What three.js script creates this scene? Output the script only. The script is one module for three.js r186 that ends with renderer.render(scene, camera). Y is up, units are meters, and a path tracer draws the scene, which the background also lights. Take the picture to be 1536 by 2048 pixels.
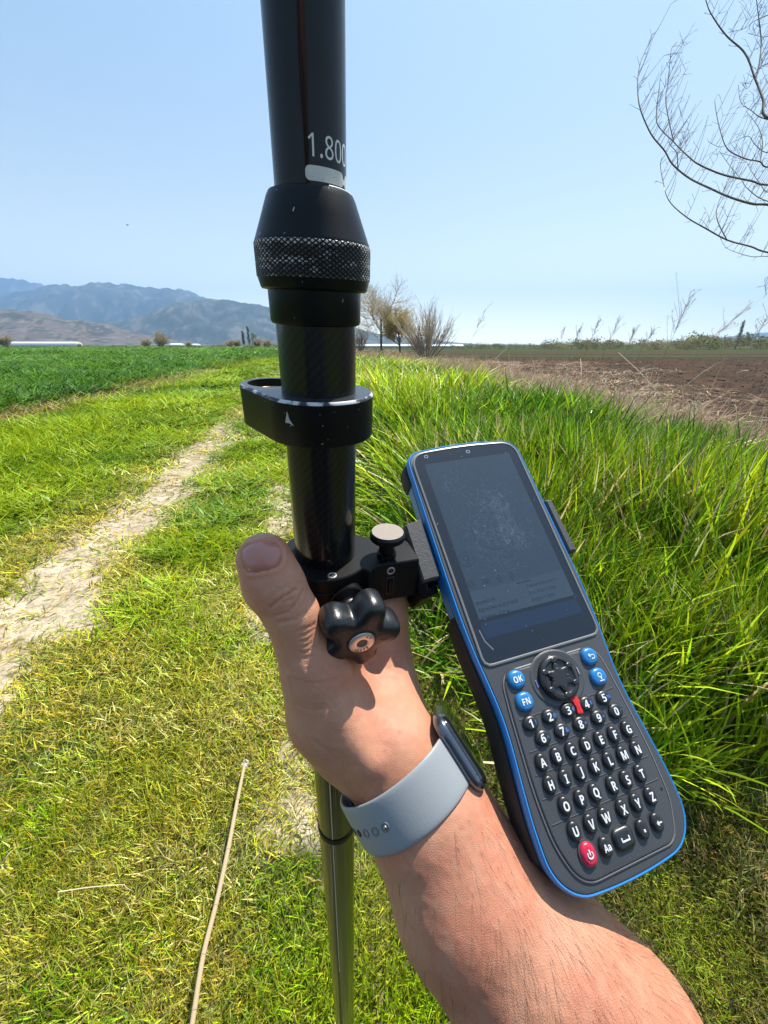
import * as THREE from 'three';
import { mergeGeometries, mergeVertices, toCreasedNormals } from 'three/addons/utils/BufferGeometryUtils.js';
import { edgeTable, triTable } from 'three/addons/objects/MarchingCubes.js';
import { RoundedBoxGeometry } from 'three/addons/geometries/RoundedBoxGeometry.js';
import { TextGeometry } from 'three/addons/geometries/TextGeometry.js';
import { FontLoader } from 'three/addons/loaders/FontLoader.js';

// ---------------------------------------------------------------- camera, sky, sun, exposure
const R = Math.PI / 180, PITCH = 23.5 * R, EYE = 1.42, F = 769;
const scene = new THREE.Scene();
const camera = new THREE.PerspectiveCamera(2 * Math.atan(1024 / F) / R, 0.75, 0.02, 30000);
camera.position.set(0, EYE, 0);
camera.rotation.x = -PITCH;
const renderer = new THREE.WebGLRenderer();
renderer.toneMapping = THREE.LinearToneMapping;
renderer.toneMappingExposure = 1.75;
renderer.shadowMap.enabled = true;

const SUN_AZ = 40 * R, SUN_EL = 60 * R;
const sunDir = new THREE.Vector3(Math.sin(SUN_AZ) * Math.cos(SUN_EL), Math.sin(SUN_EL), -Math.cos(SUN_AZ) * Math.cos(SUN_EL));
const sun = new THREE.DirectionalLight(new THREE.Color(1.0, 0.94, 0.84), 5.0);
sun.name = 'sun';
sun.position.copy(sunDir).multiplyScalar(60);
sun.castShadow = true;
sun.shadow.mapSize.set(4096, 4096);
Object.assign(sun.shadow.camera, { left: -30, right: 30, top: 30, bottom: -30, near: 1, far: 160 });
scene.add(sun, sun.target);
{
  const w = 512, h = 256, d = new Float32Array(w * h * 4), v = new THREE.Vector3();
  for (let j = 0; j < h; j++) for (let i = 0; i < w; i++) {
    const el = ((j + 0.5) / h - 0.5) * Math.PI, az = ((i + 0.5) / w - 0.5) * 2 * Math.PI;
    v.set(Math.cos(el) * Math.cos(az), Math.sin(el), Math.cos(el) * Math.sin(az));
    const c = v.dot(sunDir), e = Math.max(v.y, 0);
    const low = Math.exp(-e * 4.2), band = Math.exp(-e * 9);
    const side = 0.30 + 0.70 * (0.5 + 0.5 * c) + 0.10 * Math.pow(Math.max(c, 0), 4);
    const glow = 0.24 * Math.exp(-(1 - c) * 4) + 0.5 * Math.exp(-(1 - c) * 60);
    const zen = [0.18, 0.325, 0.55], mid = [0.55, 0.73, 0.83], hor = [2.3, 2.25, 1.7];
    for (let k = 0; k < 3; k++) {
      let x = zen[k] + (mid[k] - zen[k]) * low;
      x += (hor[k] - x) * band * 0.9;
      d[(j * w + i) * 4 + k] = x * side + glow * [1, 0.98, 0.92][k];
    }
    d[(j * w + i) * 4 + 3] = 1;
  }
  const t = new THREE.DataTexture(d, w, h, THREE.RGBAFormat, THREE.FloatType);
  t.mapping = THREE.EquirectangularReflectionMapping;
  t.magFilter = t.minFilter = THREE.LinearFilter;
  t.needsUpdate = true;
  scene.background = t;
  scene.environment = t;
}
scene.fog = new THREE.FogExp2(new THREE.Color().setRGB(0.34, 0.61, 1.0), 0.00016);

// ---------------------------------------------------------------- helpers
const creased = (g, a) => { g.scale(1000, 1000, 1000); const h = toCreasedNormals(g, a); return h.scale(0.001, 0.001, 0.001); };   // that helper rounds to a hundredth of a unit
const V3 = (x, y, z) => new THREE.Vector3(x, y, z);
function rng(seed) { let s = seed >>> 0; return () => { s = (s + 0x6d2b79f5) >>> 0; let t = Math.imul(s ^ (s >>> 15), 1 | s); t = (t + Math.imul(t ^ (t >>> 7), 61 | t)) ^ t; return ((t ^ (t >>> 14)) >>> 0) / 4294967296; }; }
const mix = (a, b, t) => a + (b - a) * t, clamp = (x, a = 0, b = 1) => Math.min(b, Math.max(a, x));
const smooth = (a, b, x) => { const t = clamp((x - a) / (b - a)); return t * t * (3 - 2 * t); };
const mixc = (a, b, t) => [mix(a[0], b[0], t), mix(a[1], b[1], t), mix(a[2], b[2], t)];
function hash(i, j, k = 0) { let h = Math.imul(i | 0, 374761393) ^ Math.imul(j | 0, 668265263) ^ Math.imul(k | 0, 2147483647 - 1234567); h = Math.imul(h ^ (h >>> 13), 1274126177); h ^= h >>> 16; return (h >>> 0) / 4294967296; }
function noise(x, y, k = 0, per = 0) {
  const i = Math.floor(x), j = Math.floor(y), u = x - i, v = y - j, a = u * u * (3 - 2 * u), b = v * v * (3 - 2 * v);
  const w = (n) => per ? ((n % per) + per) % per : n;
  return mix(mix(hash(w(i), w(j), k), hash(w(i + 1), w(j), k), a), mix(hash(w(i), w(j + 1), k), hash(w(i + 1), w(j + 1), k), a), b);
}
function fbm(x, y, oct = 4, k = 0, per = 0) { let s = 0, a = 0.5, n = 0; for (let o = 0; o < oct; o++) { s += a * noise(x, y, k + o * 17, per); n += a; x *= 2; y *= 2; per *= 2; a *= 0.5; } return s / n; }
function noise3(x, y, z) { return (noise(x, y, Math.floor(z)) * (1 - (z - Math.floor(z))) + noise(x, y, Math.floor(z) + 1) * (z - Math.floor(z))); }
// camera axes (x right, y down, z forward) to world, and a pixel of the 1536 x 2048 photograph at a depth to world
const CW = (x, y, z) => V3(x, EYE - y * Math.cos(PITCH) - z * Math.sin(PITCH), y * Math.sin(PITCH) - z * Math.cos(PITCH));
const CD = (x, y, z) => CW(x, y, z).sub(V3(0, EYE, 0));
const at = (x, y, z) => CW((x - 768) / F * z, (y - 1024) / F * z, z);
const seenNames = {};
function numbered(n) { const k = seenNames[n] = (seenNames[n] ?? -1) + 1; return k ? n + '_' + String(k).padStart(3, '0') : n; }
function tag(o, label, category, group, kind) { if (label) o.userData.label = label; if (category) o.userData.category = category; if (group) o.userData.group = group; if (kind) o.userData.kind = kind; return o; }
function group(name, pos, label, category, grp) { const g = new THREE.Group(); g.name = numbered(name); if (pos) g.position.copy(pos); scene.add(g); return tag(g, label, category, grp); }
function part(name, geo, mat, parent, label) { const m = new THREE.Mesh(geo, mat); m.name = parent === scene ? numbered(name) : name; m.castShadow = m.receiveShadow = true; parent.add(m); if (label) m.userData.label = label; return m; }
const rgb = (r, g, b) => new THREE.Color().setRGB(r, g, b);
const std = (c, rough, o = {}) => new THREE.MeshStandardMaterial({ color: c, roughness: rough, ...o });
const phys = (c, rough, o = {}) => new THREE.MeshPhysicalMaterial({ color: c, roughness: rough, ...o });
function dataTex(n, fn, srgb = false, m = n) {
  const d = new Uint8Array(n * m * 4);
  for (let j = 0; j < m; j++) for (let i = 0; i < n; i++) { const c = fn(i / n, j / m, i, j), o = (j * n + i) * 4; for (let k = 0; k < 3; k++) d[o + k] = clamp(Array.isArray(c) ? c[k] : c) * 255; d[o + 3] = 255; }
  const t = new THREE.DataTexture(d, n, m, THREE.RGBAFormat);
  t.wrapS = t.wrapT = THREE.RepeatWrapping; t.magFilter = THREE.LinearFilter; t.minFilter = THREE.LinearMipmapLinearFilter; t.generateMipmaps = true;
  if (srgb) t.colorSpace = THREE.SRGBColorSpace;
  t.needsUpdate = true;
  return t;
}
const rep = (t, x, y = x) => { const c = t.clone(); c.repeat.set(x, y); c.needsUpdate = true; return c; };
function canvasTex(w, h, draw) { const c = document.createElement('canvas'); c.width = w; c.height = h; draw(c.getContext('2d'), w, h); const t = new THREE.CanvasTexture(c); t.colorSpace = THREE.SRGBColorSpace; t.anisotropy = 8; return t; }
const plain = (g) => { const h = g.index ? g.toNonIndexed() : g; for (const k of Object.keys(h.attributes)) if (!['position', 'normal', 'uv', 'color'].includes(k)) h.deleteAttribute(k); return h; };
const merge = (list) => mergeGeometries(list.map(plain));
const moved = (g, x = 0, y = 0, z = 0) => { g.translate(x, y, z); return g; };
// a closed outline lofted through [inset, z] layers
function outlineNormals(o) { return o.map((p, i) => { const a = o[(i + o.length - 1) % o.length], b = o[(i + 1) % o.length]; let x = b[1] - a[1], y = a[0] - b[0]; const l = Math.hypot(x, y) || 1; return [x / l, y / l]; }); }
function loft(o, layers, capFirst = true, capLast = true, crease = 0.7) {
  const n = outlineNormals(o), pos = [], uv = [], idx = [], N = o.length, per = [0];
  for (let i = 1; i <= N; i++) per.push(per[i - 1] + Math.hypot(o[i % N][0] - o[i - 1][0], o[i % N][1] - o[i - 1][1]));
  const ring = ([inset, z]) => o.map((p, i) => [p[0] - n[i][0] * inset, p[1] - n[i][1] * inset, z]);
  let acc = 0;
  layers.forEach((L, k) => { const r = ring(L); if (k) acc += Math.hypot(L[0] - layers[k - 1][0], L[1] - layers[k - 1][1]); for (let i = 0; i <= N; i++) { pos.push(...r[i % N]); uv.push(per[i], acc); } });
  const W = N + 1;
  for (let k = 0; k + 1 < layers.length; k++) for (let i = 0; i < N; i++) { const a = k * W + i, b = a + 1, c = a + W, d = c + 1; idx.push(a, b, d, a, d, c); }
  const cap = (L, flip) => { const r = ring(L), base = pos.length / 3; r.forEach((p) => { pos.push(...p); uv.push(p[0], p[1]); }); for (const t of THREE.ShapeUtils.triangulateShape(r.map((p) => new THREE.Vector2(p[0], p[1])), [])) idx.push(...(flip ? [t[0], t[2], t[1]] : t).map((x) => x + base)); };
  if (capFirst) cap(layers[0], layers[0][1] < layers[layers.length - 1][1]);
  if (capLast) cap(layers[layers.length - 1], layers[0][1] > layers[layers.length - 1][1]);
  if (layers[0][1] > layers[layers.length - 1][1]) for (let k = 0; k < (layers.length - 1) * N * 6; k += 3) [idx[k + 1], idx[k + 2]] = [idx[k + 2], idx[k + 1]];
  const g = new THREE.BufferGeometry();
  g.setAttribute('position', new THREE.Float32BufferAttribute(pos, 3)); g.setAttribute('uv', new THREE.Float32BufferAttribute(uv, 2)); g.setIndex(idx);
  g.computeVertexNormals();
  return creased(g, crease);
}
function lathe(pts, seg = 96) {  // texture coordinates in metres
  const g = new THREE.LatheGeometry(pts.map((p) => new THREE.Vector2(p[0], p[1])), seg), uv = g.attributes.uv, n = pts.length, L = [0], rr = pts[Math.floor(n / 2)][0];
  for (let i = 1; i < n; i++) L.push(L[i - 1] + Math.hypot(pts[i][0] - pts[i - 1][0], pts[i][1] - pts[i - 1][1]));
  for (let i = 0; i < uv.count; i++) uv.setXY(i, uv.getX(i) * 2 * Math.PI * rr, L[i % n]);
  return creased(g, 0.5);
}
const circle = (cx, cy, r, n = 64, a0 = 0) => Array.from({ length: n }, (_, i) => { const a = a0 + i / n * 2 * Math.PI; return [cx + r * Math.cos(a), cy + r * Math.sin(a)]; });
function superOval(rx, ry, n = 48, p = 2.6) { return Array.from({ length: n }, (_, i) => { const a = i / n * 2 * Math.PI, c = Math.cos(a), s = Math.sin(a); return [Math.sign(c) * rx * Math.pow(Math.abs(c), 2 / p), Math.sign(s) * ry * Math.pow(Math.abs(s), 2 / p)]; }); }
function tubeAlong(points, radii, sides = 6, segs = 0, close = true) {  // world points, tapering radii
  const curve = new THREE.CatmullRomCurve3(points), S = segs || points.length * 4, P = [], idx = [], pos = [], uv = [];
  let n = V3(0, 0, 1);
  for (let i = 0; i <= S; i++) {
    const t = i / S, p = curve.getPoint(t), d = curve.getTangent(t);
    if (i === 0 && Math.abs(d.z) > 0.9) n = V3(1, 0, 0);
    n = n.clone().addScaledVector(d, -n.dot(d)).normalize();
    const b = d.clone().cross(n), f = t * (radii.length - 1), k = Math.min(Math.floor(f), radii.length - 2), r = mix(radii[k], radii[k + 1], f - k);
    for (let s = 0; s <= sides; s++) { const a = s / sides * 2 * Math.PI; pos.push(p.x + r * (n.x * Math.cos(a) + b.x * Math.sin(a)), p.y + r * (n.y * Math.cos(a) + b.y * Math.sin(a)), p.z + r * (n.z * Math.cos(a) + b.z * Math.sin(a))); uv.push(s / sides, t); }
  }
  const W = sides + 1;
  for (let i = 0; i < S; i++) for (let s = 0; s < sides; s++) { const a = i * W + s; idx.push(a, a + 1, a + W, a + 1, a + W + 1, a + W); }
  const g = new THREE.BufferGeometry();
  g.setAttribute('position', new THREE.Float32BufferAttribute(pos, 3)); g.setAttribute('uv', new THREE.Float32BufferAttribute(uv, 2)); g.setIndex(idx); g.computeVertexNormals();
  return g;
}
function frame(g, x, y, z) { g.quaternion.setFromRotationMatrix(new THREE.Matrix4().makeBasis(x, y, z)); }
const font = await new FontLoader().loadAsync('fonts/droid/droid_sans_bold.typeface.json');
function textGeo(s, size, depth, scaleX = 1) { const g = new TextGeometry(s, { font, size, depth, curveSegments: 4 }); g.computeBoundingBox(); const b = g.boundingBox; g.translate(-(b.min.x + b.max.x) / 2, -(b.min.y + b.max.y) / 2, 0); if (scaleX !== 1) g.scale(scaleX, 1, 1); return g; }

// ---------------------------------------------------------------- ground, track, fields
const later = [];
const gauss = (x) => Math.exp(-x * x);
const lat = (x, f) => x + 0.165 * f;             // distance across the track, which runs a little to the left
function groundHeight(x, f) {
  const l = lat(x, f), near = 1 - smooth(40, 90, Math.hypot(x, f));
  let h = -0.035 * gauss((l + 1.7) / 0.35) - 0.02 * gauss((l + 0.4) / 0.3);
  h += 0.12 * smooth(0.7, 1.9, l) * (1 - smooth(3.5, 4.6, l)) - 0.16 * smooth(3.9, 5.2, l) * (1 - smooth(55, 60, f));
  h += 0.022 * (fbm(x * 2.3 + 9, f * 2.3, 3, 5) - 0.5) + 0.012 * (noise(x * 11, f * 11, 3) - 0.5);
  return h * near;
}
const C = { soil: [0.10, 0.078, 0.042], thatch: [0.22, 0.18, 0.08], turf: [0.07, 0.09, 0.02], dirt: [0.52, 0.435, 0.32], wheat: [0.045, 0.10, 0.018], plough: [0.052, 0.036, 0.025], scrub: [0.06, 0.062, 0.034], strip: [0.055, 0.075, 0.026] };
function rutDirt(x, f) {  // how bare the wheel tracks are
  const l = lat(x, f), n = 0.62 * fbm(x * 3.1, f * 2.2, 4, 31) + 0.38 * fbm(x * 13, f * 10, 3, 32);
  const a = gauss((l + 1.70) / 0.52) * (1 - 0.35 * smooth(9, 20, f)), b = (0.80 - 0.22 * smooth(1.5, 0.9, f)) * gauss((l + 0.4 - 0.35 * smooth(1.6, 0.4, f)) / 0.30) * (1 - smooth(4, 14, f) * 0.5);
  return smooth(0.46, 0.62, Math.max(a, b * 0.95) * 0.62 + n * 0.85 - 0.29);
}
function groundColor(x, f) {
  const l = lat(x, f), n = fbm(x * 1.7, f * 1.7, 4, 11), m = fbm(x * 7, f * 7, 3, 12);
  if (f < -1) return C.turf;
  let c = mixc(C.soil, C.thatch, smooth(0.35, 0.65, m));
  c = mixc(c, C.turf, 0.45 + 0.4 * smooth(0.4, 0.6, n));
  c = mixc(c, C.dirt, rutDirt(x, f));
  if (l < -6.2) c = mixc(c, f > 25 ? mixc(C.wheat, [0.07, 0.15, 0.025], fbm(x * 0.05, f * 0.05, 3, 2)) : C.wheat, smooth(-6.3, -7.0, l));
  if (l > 0.5 && f < 26) c = mixc(c, [0.06, 0.075, 0.02], smooth(0.6, 1.2, l));
  const dry = smooth(20, 27, f) * smooth(-1.5, 1, l);
  c = mixc(c, mixc([0.20, 0.165, 0.10], [0.13, 0.13, 0.06], n), dry);
  if (l > 3.6) {
    c = mixc(c, C.plough, smooth(3.6, 4.6, l) * (1 - dry * (1 - smooth(8, 12, l))));
    const wob = f + 4 * (fbm(x * 0.03, 2, 2, 9) - 0.5) * f / 50;
    for (const [a, b, k] of [[57, 63, C.strip], [63, 72, C.plough], [72, 80, C.strip], [80, 104, [0.07, 0.05, 0.033]], [104, 125, C.strip], [125, 9e9, C.scrub]]) if (wob > a && wob <= b) c = k;
  }
  if (f > 60 && l > -7.5 && l <= 4) c = mixc(c, C.strip, 0.6);
  if (f > 165) c = mixc(c, mixc(C.scrub, [0.09, 0.13, 0.05], fbm(x * 0.01, f * 0.01, 3, 4)), smooth(165, 182, f));
  return c;
}
const grainTex = dataTex(512, (u, v) => { const a = fbm(u * 24, v * 24, 5, 1, 24), b = fbm(u * 90, v * 90, 2, 2, 90); return 0.62 + 0.55 * (a - 0.5) + 0.45 * (b - 0.5); });
const soilMat = phys(0xffffff, 1, { specularIntensity: 0.05, vertexColors: true, map: rep(grainTex, 1 / 1.3), bumpMap: rep(grainTex, 1 / 1.3), bumpScale: 0.012 });
function sheet(rows, cols, xy, height, color) {
  const pos = [], uv = [], col = [], idx = [];
  for (let i = 0; i <= rows; i++) for (let j = 0; j <= cols; j++) { const [x, f] = xy(i, j); pos.push(x, height(x, f), -f); uv.push(x, f); col.push(...color(x, f).map((c) => c * 1.5)); }
  const W = cols + 1;
  for (let i = 0; i < rows; i++) for (let j = 0; j < cols; j++) { const a = i * W + j; idx.push(a, a + 1, a + W, a + 1, a + W + 1, a + W); }
  const g = new THREE.BufferGeometry();
  g.setAttribute('position', new THREE.Float32BufferAttribute(pos, 3)); g.setAttribute('uv', new THREE.Float32BufferAttribute(uv, 2)); g.setAttribute('color', new THREE.Float32BufferAttribute(col, 3)); g.setIndex(idx);
  g.computeVertexNormals();
  return g;
}
{
  const angles = [];
  for (let i = 0; i <= 330; i++) angles.push(-62 + i * 124 / 330);
  for (let i = 1; i <= 59; i++) angles.push(62 + i * 236 / 60);
  angles.push(298);
  const g = sheet(520, angles.length - 1, (i, j) => { const r = i ? 0.16 * Math.pow(1.0206, i) : 0, a = angles[j] * R; return [r * Math.sin(a), r * Math.cos(a)]; }, groundHeight, groundColor);
  tag(part('ground', g, soilMat, scene), 'flat farmland with trodden turf running out to the far fields', 'ground', null, 'structure');
}
function track(name, l0, half, f0, f1, label) {
  const N = 300, M = 26;
  const g = sheet(N, M, (i, j) => { const f = f0 * Math.pow(f1 / f0, i / N), e = half * (0.75 + 0.5 * fbm(f * 1.3, l0, 3, 41)); return [l0 + (j / M * 2 - 1) * e * 1.3 - 0.165 * f + 0.1 * (fbm(f * 0.4, l0 + 3, 2, 8) - 0.5), f]; },
    (x, f) => groundHeight(x, f) - 0.022 + 0.034 * rutDirt(x, f), (x, f) => mixc(C.dirt, [0.33, 0.25, 0.15], fbm(x * 6, f * 6, 3, 77)));
  tag(part('dirt_track', g, soilMat, scene), label, 'dirt track', null, 'structure');
}
track('dirt_track', -1.72, 0.5, 0.35, 30, 'pale bare wheel track curving up from the left edge of the picture');
track('dirt_track', -0.36, 0.4, 0.3, 12, 'worn wheel track with cracked pale earth passing under the pole');
{
  const rows = 330, cols = 300;
  const g = sheet(rows, cols, (i, j) => { const f = 1.6 * Math.pow(58 / 1.6, i / rows), t = j / cols, l = 3.7 + Math.pow(t, 1.6) * (12 + f * 1.7); return [l - 0.165 * f, f]; },
    (x, f) => { const l = lat(x, f), edge = smooth(3.7, 4.9, l) * (1 - smooth(55, 58, f)); const furrow = 0.05 * Math.sin(f * 2.6 + 2 * fbm(x * 0.3, f * 0.4, 2, 3)); return -0.24 + edge * (0.13 + furrow * 0.8 + 0.16 * (fbm(x * 4, f * 4, 4, 21) - 0.5) + 0.07 * (noise(x * 14, f * 14, 4) - 0.5)); },
    (x, f) => { const n = fbm(x * 2.1, f * 3, 4, 51); const litter = smooth(0.5, 0.62, fbm(x * 9, f * 9, 3, 52)) * (1 - smooth(4, 9, lat(x, f))); return mixc(mixc(C.plough, [0.085, 0.053, 0.036], smooth(0.4, 0.65, n)), [0.30, 0.24, 0.16], litter * 0.6); });
  tag(part('ploughed_field', g, soilMat, scene), 'brown ploughed field of rough clods beyond the tall grass on the right', 'field', null, 'structure');
}

{ // crumbs of dried earth and small stones on the wheel tracks
  const P = [0, 1].map((k) => { const g = new THREE.IcosahedronGeometry(1, 1), p = g.attributes.position; for (let i = 0; i < p.count; i++) { const s = 0.65 + 0.55 * hash(Math.round(p.getX(i) * 50), Math.round(p.getY(i) * 50), Math.round(p.getZ(i) * 50) + k * 7); p.setXYZ(i, p.getX(i) * s, p.getY(i) * s * 0.7, p.getZ(i) * s); } g.computeVertexNormals(); return g; });
  later.push(() => scatter('track_crumbs', P, std(0xffffff, 0.95), 26000, 640, 0.35, 16, 0.5, (x, f, l, q) => q() > rutDirt(x, f) ? null : { w: mix(0.002, 0.012, q() ** 3) * wide(f, 0.4), h: 0.006 * mix(0.4, 1.4, q()) * wide(f, 0.4), c: mixc([0.30, 0.23, 0.15], [0.58, 0.47, 0.34], q()) }, 'crumbs of pale dried earth lying in the wheel tracks', 'soil'));
}

// ---------------------------------------------------------------- grass: small tufts, many copies
function tuft(seed, o) {
  const r = rng(seed), pos = [], idx = [], col = [];
  for (let b = 0; b < o.n; b++) {
    const a = r() * 6.283, d = Math.sqrt(r()) * o.radius, x0 = Math.cos(a) * d, z0 = Math.sin(a) * d, len = mix(o.len[0], o.len[1], Math.pow(r(), 0.8)), yaw = r() * 6.283;
    const lean = mix(o.lean[0], o.lean[1], r()), curl = mix(o.curl[0], o.curl[1], r()), w = o.width * mix(0.6, 1.25, r()), S = o.seg, tone = mix(o.tone?.[0] ?? 0.7, o.tone?.[1] ?? 1.25, r()), warm = mix(o.warm?.[0] ?? 0.85, o.warm?.[1] ?? 1.3, r());
    let px = x0, py = -0.01, pz = z0, th = lean;
    const base = pos.length / 3, dx = Math.cos(yaw), dz = Math.sin(yaw), tw = (r() - 0.5) * 1.6;
    for (let s = 0; s <= S; s++) {
      const t = s / S, ww = w * (s === S ? 0.06 : (t < 0.5 ? 1 : 1 - (t - 0.5) * 1.3)) / 2, sx = -Math.sin(yaw + tw * t), sz = Math.cos(yaw + tw * t);
      pos.push(px - sx * ww, py, pz - sz * ww, px + sx * ww, py, pz + sz * ww);
      col.push(tone * warm, tone, tone, tone * warm, tone, tone);
      const L = len / S; px += Math.sin(th) * dx * L; pz += Math.sin(th) * dz * L; py += Math.cos(th) * L; th += curl / S;
    }
    for (let s = 0; s < S; s++) { const k = base + s * 2; idx.push(k, k + 1, k + 2, k + 1, k + 3, k + 2); }
  }
  const g = new THREE.BufferGeometry();
  g.setAttribute('position', new THREE.Float32BufferAttribute(pos, 3)); g.setAttribute('color', new THREE.Float32BufferAttribute(col, 3)); g.setIndex(idx); g.computeVertexNormals();
  return g;
}
const leafMat = (o = {}) => phys(0xffffff, 1, { vertexColors: true, transmission: 0.42, thickness: 0, side: THREE.DoubleSide, ior: 1.4, specularIntensity: 0.12, ...o });
const GLOSSY = phys(0xffffff, 0.40, { vertexColors: true, side: THREE.DoubleSide, specularIntensity: 0.5 });
const GRASS = leafMat(), STRAW = leafMat({ transmission: 0.25 });
function scatter(name, geos, mat, count, seed, f0, f1, power, accept, label, category, spread = 1.0) {
  const r = rng(seed), M = new THREE.Matrix4(), q = new THREE.Quaternion(), e = new THREE.Euler(), lists = geos.map(() => []);
  for (let i = 0; i < count; i++) {
    const p = 1 - power, f = p === 0 ? f0 * Math.pow(f1 / f0, r()) : Math.pow(mix(Math.pow(f0, p), Math.pow(f1, p), r()), 1 / p);
    const x = (r() * 2 - 1) * (f * 1.06 * spread + 0.55), a = accept(x, f, lat(x, f), r);
    if (!a) continue;
    e.set((r() - 0.5) * 0.25, r() * 6.283, (r() - 0.5) * 0.25); q.setFromEuler(e);
    M.compose(V3(x, (a.y ?? groundHeight(x, f)), -f), q, V3(a.w, a.h, a.w));
    lists[Math.floor(r() * geos.length)].push([M.clone(), a.c]);
  }
  lists.forEach((L, k) => {
    if (!L.length) return;
    const m = new THREE.InstancedMesh(geos[k], mat === GRASS && k === 0 ? GLOSSY : mat, L.length), c = new THREE.Color();
    L.forEach(([mm, cc], i) => { m.setMatrixAt(i, mm); m.setColorAt(i, c.setRGB(...cc)); });
    m.name = numbered(name); m.castShadow = m.receiveShadow = true;
    tag(m, label, category, null, 'stuff'); scene.add(m);
  });
}
const G = { green: [0.105, 0.225, 0.008], lime: [0.29, 0.41, 0.006], olive: [0.33, 0.36, 0.03], straw: [0.62, 0.53, 0.20], gold: [0.52, 0.45, 0.04], wheat: [0.045, 0.135, 0.010] };
const wide = (f, k = 0.72) => Math.max(0.8, Math.pow(Math.max(f, 0.5), k));
{ // trodden turf of the track and its verges
  const short = [0, 1, 2].map((k) => tuft(100 + k, { n: 84, radius: 0.11, len: [0.025, 0.08], lean: [0.2, 1.35], curl: [0.2, 1.1], width: 0.0039, seg: 2, tone: [0.3, 1.6], warm: [0.8, 1.3] }));
  scatter('short_grass', short, GRASS, 14500, 7, 0.28, 34, 0.55, (x, f, l, r) => {
    if (l < -7 || l > 2.2) return null;
    const d = rutDirt(x, f), n = fbm(x * 1.3, f * 1.3, 4, 61), m = fbm(x * 4.5, f * 4.5, 3, 62);
    if (r() < d * 0.86 || r() < 0.25 * gauss((l + 1.72) / 0.5)) return null;
    if (l > -1.3 && r() < 0.6 * smooth(0.52, 0.40, m)) return null;
    const edge = Math.max(1.25 * gauss((l + 1.72) / 0.95), 0.8 * gauss((l + 0.4) / 0.5)), dry = smooth(0.47, 0.78, m * 0.55 + edge * 0.40 + 0.05 * smooth(2.5, 1, f) + (r() - 0.5) * 0.45);
    let c = mixc(G.green, G.lime, smooth(0.3, 0.62, n + (r() - 0.5) * 0.3));
    if (fbm(x * 2.4 + 5, f * 2.4, 3, 66) > 0.44) c = mixc(c, G.olive, 0.8 * smooth(3.4, 1.4, f));
    c = mixc(c, r() < 0.5 ? G.straw : G.gold, dry * 0.85);
    if (l > 0.45 && f < 2.2 && fbm(x * 6, f * 6, 3, 64) > 0.47) c = r() < 0.5 ? [0.26, 0.21, 0.07] : [0.17, 0.19, 0.03];
    return { w: wide(f), h: mix(0.7, 1.25, n) * mix(1, 0.55, d) * (1 + 0.5 * smooth(3, 10, f)), c };
  }, 'short trodden grass, part green and part straw yellow, covering the track', 'grass');
  const mid = [0, 1, 2].map((k) => tuft(200 + k, { n: 84, radius: 0.13, len: [0.09, 0.22], lean: [0.05, 0.7], curl: [0.1, 1.0], width: 0.0045, seg: 3 }));
  scatter('verge_grass', mid, GRASS, 8000, 8, 1.2, 40, 0.5, (x, f, l, r) => {
    const n = fbm(x * 0.9, f * 0.9, 3, 71), inLeft = l > -6.6 && l < -2.3, strip = l > -1.2 && l < -0.72;
    if (!inLeft && !strip) return null;
    if (n < (strip ? 0.5 : 0.44) && r() < 0.75) return null;
    if (strip && (r() > smooth(1.0, 3.4, f) + 0.06 || fbm(x * 3, f * 3, 2, 73) < 0.42)) return null;
    if (inLeft && r() > smooth(-2.3, -3.1, l) + 0.1) return null;
    let c = mixc(G.green, G.lime, smooth(0.4, 0.62, n + (r() - 0.5) * 0.25));
    c = mixc(c, r() < 0.5 ? [0.30, 0.17, 0.09] : [0.34, 0.25, 0.12], smooth(-5.6, -6.2, l) * 0.95);
    return { w: wide(f), h: (strip ? 0.55 : mix(0.55, 1.15, smooth(-2.4, -4.5, l))) * mix(0.75, 1.2, n), c };
  }, 'bright mid-high grass between the wheel track and the wheat', 'grass');
}
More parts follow.
